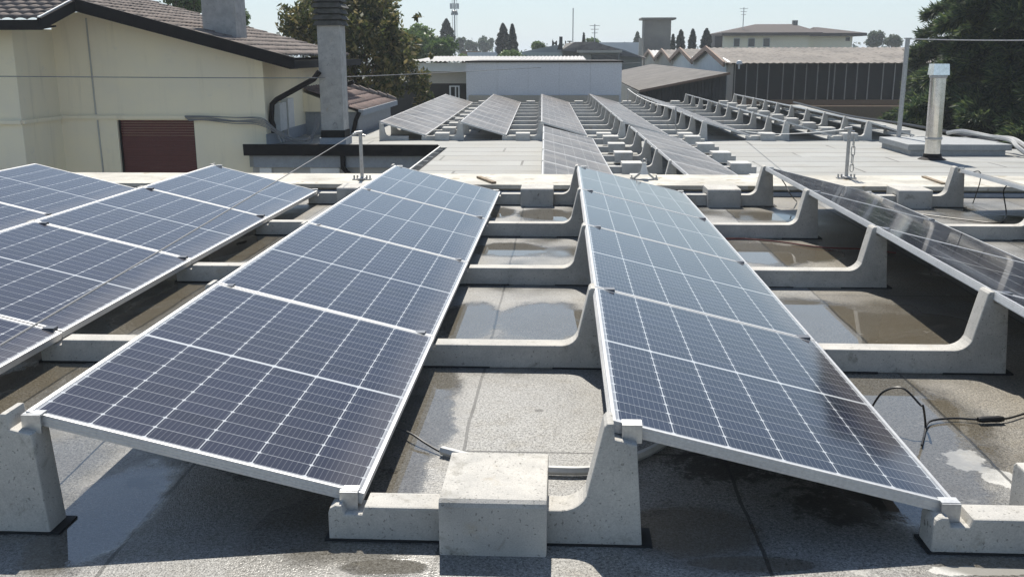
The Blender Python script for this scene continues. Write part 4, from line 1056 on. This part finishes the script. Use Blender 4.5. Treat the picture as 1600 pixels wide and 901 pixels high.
M['cedar'] = mat_leaf('cedar_needles', [(.02, .042, .022), (.04, .07, .036), (.075, .115, .05), (.17, .21, .07)], .42)
M['hazy'] = mat_leaf('grey_green_leaf', [(.065, .095, .06), (.095, .13, .08), (.12, .155, .095)])
def leaves(C, Rr, n, size, rs, aspect=.5, shell=.5, flat=1.0, up=0.):
    """n leaf quads spread through ellipsoid clumps C with radii Rr"""
    C = np.asarray(C, float); Rr = np.asarray(Rr, float); pr = (Rr**2); pr = pr/pr.sum()
    k = rs.choice(len(C), n, p=pr); d = rs.normal(size=(n, 3)); d /= np.linalg.norm(d, axis=1)[:, None]
    rad = rs.uniform(shell**3, 1, n)**(1/3)*(1+.12*rs.normal(size=n))
    P = C[k] + d*np.array([1, 1, flat])*(Rr[k]*rad)[:, None]
    a = rs.normal(size=(n, 3)) + d*.6; a[:, 2] += up; a /= np.linalg.norm(a, axis=1)[:, None]
    b = np.cross(a, rs.normal(size=(n, 3))); b /= np.linalg.norm(b, axis=1)[:, None]
    s = size*rs.uniform(.6, 1.3, n)[:, None]
    V = np.stack([P-a*s*.5, P+b*s*aspect*.5, P+a*s*.5, P-b*s*aspect*.5], 1).reshape(-1, 3)
    return V, np.arange(4*n).reshape(-1, 4)
def trunk_mb(base, top, r0, limbs):
    g = MB(); base, top = Vector(base), Vector(top)
    pts = [base + (top-base)*t + Vector((math.sin(t*5)*.05, math.cos(t*4)*.05, 0))*(top-base).length*.1 for t in (0, .2, .4, .6, .8, 1)]
    g.tube(pts, [r0, r0*.85, r0*.7, r0*.5, r0*.32, r0*.12], 8)
    for i, c in enumerate(limbs):
        c = Vector(c); s = base + (top-base)*max(.15, min(.8, ((c.z-base.z)/(top.z-base.z))-.25))
        mpt = (s+c)/2 + Vector((0, 0, -.08))*(c-s).length
        g.tube([s, mpt, c], [r0*.35, r0*.22, r0*.06], 5)
    return g
def tree(name, label, cat, mat, base, clumps, n, size, seed, group=None, shell=.45, aspect=.5, flat=1., up=0.):
    rs = np.random.RandomState(seed); C = [c[:3] for c in clumps]; Rr = [c[3] for c in clumps]
    t = thing(name, label, cat, base, group=group); b = np.array(base)
    V, F = leaves(np.array(C)-b, Rr, n, size, rs, aspect, shell, flat, up)
    npmesh('crown', V, F, M[mat], t)
    tp = max(clumps, key=lambda c: c[2]); lim = [Vector(c[:3])-Vector(base) for c in clumps[::max(1, len(clumps)//14)]]
    zt_ = tp[2]-base[2]
    trunk_mb((0, 0, 0), (tp[0]-base[0], tp[1]-base[1], zt_), max(.05, zt_*.022), lim).build('trunk', M['bark'], t, True)
    return t
def blob_clumps(u0, u1, v0, v1, y, n, rs, rmin, rmax, dep=1.0, shape='round'):
    """clump centres filling a crown whose extent is given by its bounds at distance y"""
    a, b = at(u0, v1, y), at(u1, v0, y); out = []
    cx, cz = (a.x+b.x)/2, (a.z+b.z)/2; hx, hz = (b.x-a.x)/2, (b.z-a.z)/2
    while len(out) < n:
        p = rs.uniform(-1, 1, 3)
        if shape == 'round' and (p**2).sum() > 1: continue
        if shape == 'cone':
            f = (1-p[2])/2
            if math.hypot(p[0], p[1]) > f: continue
        if shape == 'column':
            f = min(1, (1-p[2])*1.6+.12)*min(1, (p[2]+1)*2+.5)
            if math.hypot(p[0], p[1]) > f: continue
        r = rs.uniform(rmin, rmax)
        out.append((cx+p[0]*max(hx-r*.7, .02), y+p[1]*hx*dep, cz+p[2]*max(hz-r*.7, .02), r))
    return out
rs = np.random.RandomState(11)
# magnolia behind the outbuilding
mc = blob_clumps(470, 640, -70, 150, 24, 60, rs, .35, .7, .9) + blob_clumps(425, 540, 0, 75, 24.5, 26, rs, .22, .42, 1) + blob_clumps(560, 655, 20, 160, 23.5, 30, rs, .25, .45, 1) + blob_clumps(620, 682, 105, 165, 23.2, 12, rs, .16, .28, 1) + blob_clumps(425, 690, -40, 170, 23.5, 60, rs, .10, .2, .8)
b = at(560, 150, 24); tree('magnolia_tree', 'large glossy leaved magnolia tree behind the tall chimney', 'tree', 'magnolia', (b.x, 24, gz), mc, 26000, .21, 1, shell=.15, aspect=.42)
mc = blob_clumps(255, 318, -40, 30, 34, 16, rs, .3, .6, 1) + blob_clumps(360, 388, 10, 55, 34, 8, rs, .25, .4, 1)
b = at(300, 40, 34); tree('garden_tree', 'green tree showing above the cream house roof behind the roof chimney', 'tree', 'green', (b.x, 34, gz), mc, 5000, .2, 2)
# light green trees
mc = blob_clumps(615, 690, 40, 100, 60, 26, rs, .45, .9, 1)
b = at(652, 90, 60); tree('leafy_tree', 'light green leafy tree between the magnolia and the mast', 'tree', 'spring', (b.x, 60, gz), mc, 9000, .28, 3, 'distant trees behind the roofs')
mc = blob_clumps(660, 715, 58, 100, 58, 18, rs, .4, .7, 1)
b = at(690, 90, 58); tree('leafy_tree', 'darker green rounded tree just left of the telecom mast', 'tree', 'green', (b.x, 58, gz), mc, 7000, .26, 4, 'distant trees behind the roofs')
def far_tree(u0, u1, v0, v1, y, mat, shape, label, n, seed, nm='far_tree', cl=14):
    q = at((u0+u1)/2, v1, y); px_ = (y+9.3)/FPX; rr = (u1-u0)*px_
    mc = blob_clumps(u0, u1, v0, v1, y, cl, np.random.RandomState(seed), rr*.12, rr*.22, .9, shape)
    if shape in ('cone', 'column'):
        r_ = np.random.RandomState(seed); a_, b_ = at(u0, v1+14, y), at(u1, v0, y); hx = (b_.x-a_.x)/2; n = int(n*2.2)
        tt = thing(nm, label, 'tree', (q.x, y, gz), group='distant trees behind the roofs')
        h = r_.uniform(0, 1, n)**(1.25 if shape == 'cone' else 1); ph = r_.uniform(0, 6.283, n)
        lob = 1 + .16*np.sin(ph*3+h*9+seed) + .13*np.sin(h*37+ph*2)
        R_ = hx*((1-h)**.85*.98+.03 if shape == 'cone' else np.clip((1-h)*2.6, 0, 1)**.6*(.8+.2*np.sin(h*3.1)))*lob
        rr_ = R_*r_.uniform(.25, 1, n)**.5
        P_ = np.stack([rr_*np.cos(ph), rr_*np.sin(ph), (a_.z-gz) + h*(b_.z-a_.z)], 1)
        d_ = np.stack([np.cos(ph), np.sin(ph), -.15+0*ph], 1) + r_.normal(size=(n, 3))*.5; d_ /= np.linalg.norm(d_, axis=1)[:, None]
        e_ = np.cross(d_, r_.normal(size=(n, 3))); e_ /= np.linalg.norm(e_, axis=1)[:, None]; sz_ = px_*3.4*r_.uniform(.6, 1.3, n)[:, None]
        V = np.stack([P_-d_*sz_*.5, P_+e_*sz_*.25, P_+d_*sz_*.5, P_-e_*sz_*.25], 1).reshape(-1, 3)
        npmesh('crown', V, np.arange(4*n).reshape(-1, 4), M[mat], tt)
        MB().tube([(0, 0, 0), (0, 0, b_.z-gz-.3)], [.2, .03], 6).build('trunk', M['bark'], tt, True); return tt
    return tree(nm, label, 'tree', mat, (q.x, y, gz), mc, n, px_*4.2, seed, 'distant trees behind the roofs', shell=.3)
far_tree(688, 709, 30, 80, 120, 'conifer', 'column', 'dark forked conifer standing left of the mast', 2600, 21, 'conifer_tree')
far_tree(712, 730, 56, 85, 170, 'hazy', 'round', 'small hazy tree directly right of the mast foot', 1500, 22)
far_tree(724, 748, 62, 85, 190, 'hazy', 'round', 'hazy bush like tree between the mast and the round tree', 1500, 23)
far_tree(745, 774, 56, 85, 200, 'hazy', 'round', 'hazy round crowned tree beside the white vent stack', 2200, 24)
far_tree(776, 796, 37, 88, 105, 'conifer', 'column', 'dark columnar tree left half of the dark pair', 2600, 25, 'cypress_tree')
far_tree(786, 815, 38, 92, 100, 'conifer', 'cone', 'dark pointed fir right half of the dark pair', 3600, 26, 'fir_tree', 20)
far_tree(829, 852, 63, 84, 100, 'spring', 'round', 'small light tree peeking over the pale green warehouse', 1500, 27)
far_tree(908, 916, 52, 68, 120, 'conifer', 'cone', 'tiny dark pointed conifer above the warehouse roof', 600, 28, 'conifer_tree')
far_tree(915, 937, 60, 70, 118, 'spring', 'round', 'small yellow green tree top above the warehouse roof', 900, 29)
far_tree(990, 1001, 50, 72, 150, 'hazy', 'column', 'small hazy columnar tree left of the brown tower', 800, 30, 'cypress_tree')
far_tree(1047, 1055, 54, 78, 100, 'conifer', 'column', 'dark thin cypress half hidden behind the brown tower', 900, 35, 'cypress_tree')
far_tree(1056, 1070, 47, 76, 100, 'conifer', 'column', 'dark cypress leftmost of the clipped three beside the tower', 1600, 31, 'cypress_tree')
far_tree(1075, 1088, 46, 76, 100, 'conifer', 'column', 'dark cypress middle of the clipped three beside the tower', 1600, 32, 'cypress_tree')
far_tree(1094, 1112, 45, 76, 98, 'conifer', 'column', 'dark widest cypress rightmost of the clipped three beside the tower', 1900, 33, 'cypress_tree')
far_tree(1349, 1384, 48, 74, 150, 'hazy', 'round', 'grey green rounded tree right of the yellow villa', 2400, 34)
far_tree(1380, 1415, 53, 74, 150, 'hazy', 'round', 'lower grey green tree nearest the cedar', 2000, 36)
far_tree(775, 820, 82, 95, 60, 'spring', 'round', 'low yellow green shrub in front of the dark fir pair', 2000, 37, 'shrub')
far_tree(715, 732, 84, 95, 62, 'spring', 'round', 'low pale shrub above the white corrugated roof', 900, 38, 'shrub')
# distant wood closing the horizon
def wood(u0, u1, y, seed):
    r_ = np.random.RandomState(seed); cl = []
    for u in np.arange(u0, u1, 6):
        q = at(u, 84, y); h = r_.uniform(2, 7); cl.append((q.x, y+r_.uniform(-15, 15), gz+h, r_.uniform(2.5, 5)))
    V, F = leaves([c[:3] for c in cl], [c[3] for c in cl], 9000, 1.3, r_, .7, .3)
    return npmesh('distant_wood', V, F, M['hazy'])
tag(wood(-300, 1900, 330, 5), kind='stuff', label='hazy distant belt of trees along the horizon', cat='trees')

# big cedar at the right edge
def cedar(label, base, H_, Rb, n_br, seed, zmin=.1, tuft=.30):
    rs = np.random.RandomState(seed); t = thing('cedar_tree', label, 'tree', base)
    g = MB().tube([(0, 0, 0), (.05, 0, H_*.5), (0, 0, H_)], [.32, .2, .03], 10); Vs = []; n0 = 0
    for i in range(n_br):
        f = zmin + (1-zmin)*(i+rs.uniform(0, 1))/n_br*.97; az = i*2.39996 + rs.uniform(-.3, .3)
        Lb = Rb*(1-f)**.42*rs.uniform(.72, 1.12); rise = rs.uniform(.02, .2)*Lb
        dirv = np.array([math.cos(az), math.sin(az), 0]); side = np.array([-math.sin(az), math.cos(az), 0])
        S_ = np.linspace(0, 1, 12); z = f*H_ + rise*np.sin(S_*2.2) - .20*Lb*S_**2.5
        pts = np.outer(S_*Lb, dirv); pts[:, 2] = z
        g.tube([Vector(p) for p in pts], [.05*(1-s)+.006 for s in S_], 5)
        m_ = int(360*Lb/3.5)
        s = rs.uniform(.12, 1, m_)**.8
        c = np.stack([np.interp(s, S_, pts[:, k]) for k in range(3)], 1)
        wd = (.10+.26*np.sin(np.pi*np.clip(s, 0, .97)))*Lb*.62
        off = rs.uniform(-1, 1, m_)
        c = c + np.outer(off*wd, side) + np.outer(-np.abs(off)*wd*.10+rs.normal(size=m_)*.05, [0, 0, 1]) + np.outer(np.abs(off)*wd*.4, dirv)
        # each tuft: several thin needles fanning out along the twig direction
        tw = dirv[None]*.8 + side[None]*np.sign(off)[:, None]*.7
        for q in range(7):
            a = tw + rs.normal(size=(m_, 3))*.55; a[:, 2] -= .10; a /= np.linalg.norm(a, axis=1)[:, None]
            bb = np.cross(a, rs.normal(size=(m_, 3))); bb /= np.linalg.norm(bb, axis=1)[:, None]
            ln = (tuft*rs.uniform(.7, 1.5, m_))[:, None]; cc = c + rs.normal(size=(m_, 3))*.06
            V = np.stack([cc, cc+a*ln*.5+bb*ln*.075, cc+a*ln, cc+a*ln*.5-bb*ln*.075], 1).reshape(-1, 3); Vs.append(V)
    V = np.concatenate(Vs); npmesh('crown', V, np.arange(len(V)).reshape(-1, 4), M['cedar'], t)
    g.build('trunk', M['bark'], t, True); return t
q = at(1600, 150, 24); cedar('huge dark cedar with drooping layered branches at the right edge', (q.x, 24, gz), 11.2, 4.0, 130, 3)
q = at(1700, 150, 20); cedar('second dark cedar nearer the roof, mostly beyond the right edge', (q.x+.6, 20, gz), 9.0, 3.2, 80, 8)
q = at(1560, 150, 31); cedar('dark cedar in the shade behind the two big cedars', (q.x, 31, gz), 12, 4.2, 110, 15)

hzm = bpy.data.materials.new('haze_air'); hzm.use_nodes = True; t_ = hzm.node_tree; t_.nodes.clear()
pv = t_.nodes.new('ShaderNodeVolumePrincipled'); pv.inputs['Color'].default_value = (.86, .93, 1, 1); pv.inputs['Density'].default_value = .0008; pv.inputs['Anisotropy'].default_value = .2
oo = t_.nodes.new('ShaderNodeOutputMaterial'); t_.links.new(pv.outputs[0], oo.inputs['Volume'])
hz_ = MB().box(-1510, 1510, -410, 2510, gz-1.2, 15).build('haze', hzm); tag(hz_, 'pale blue summer haze filling the air', 'haze', kind='stuff')
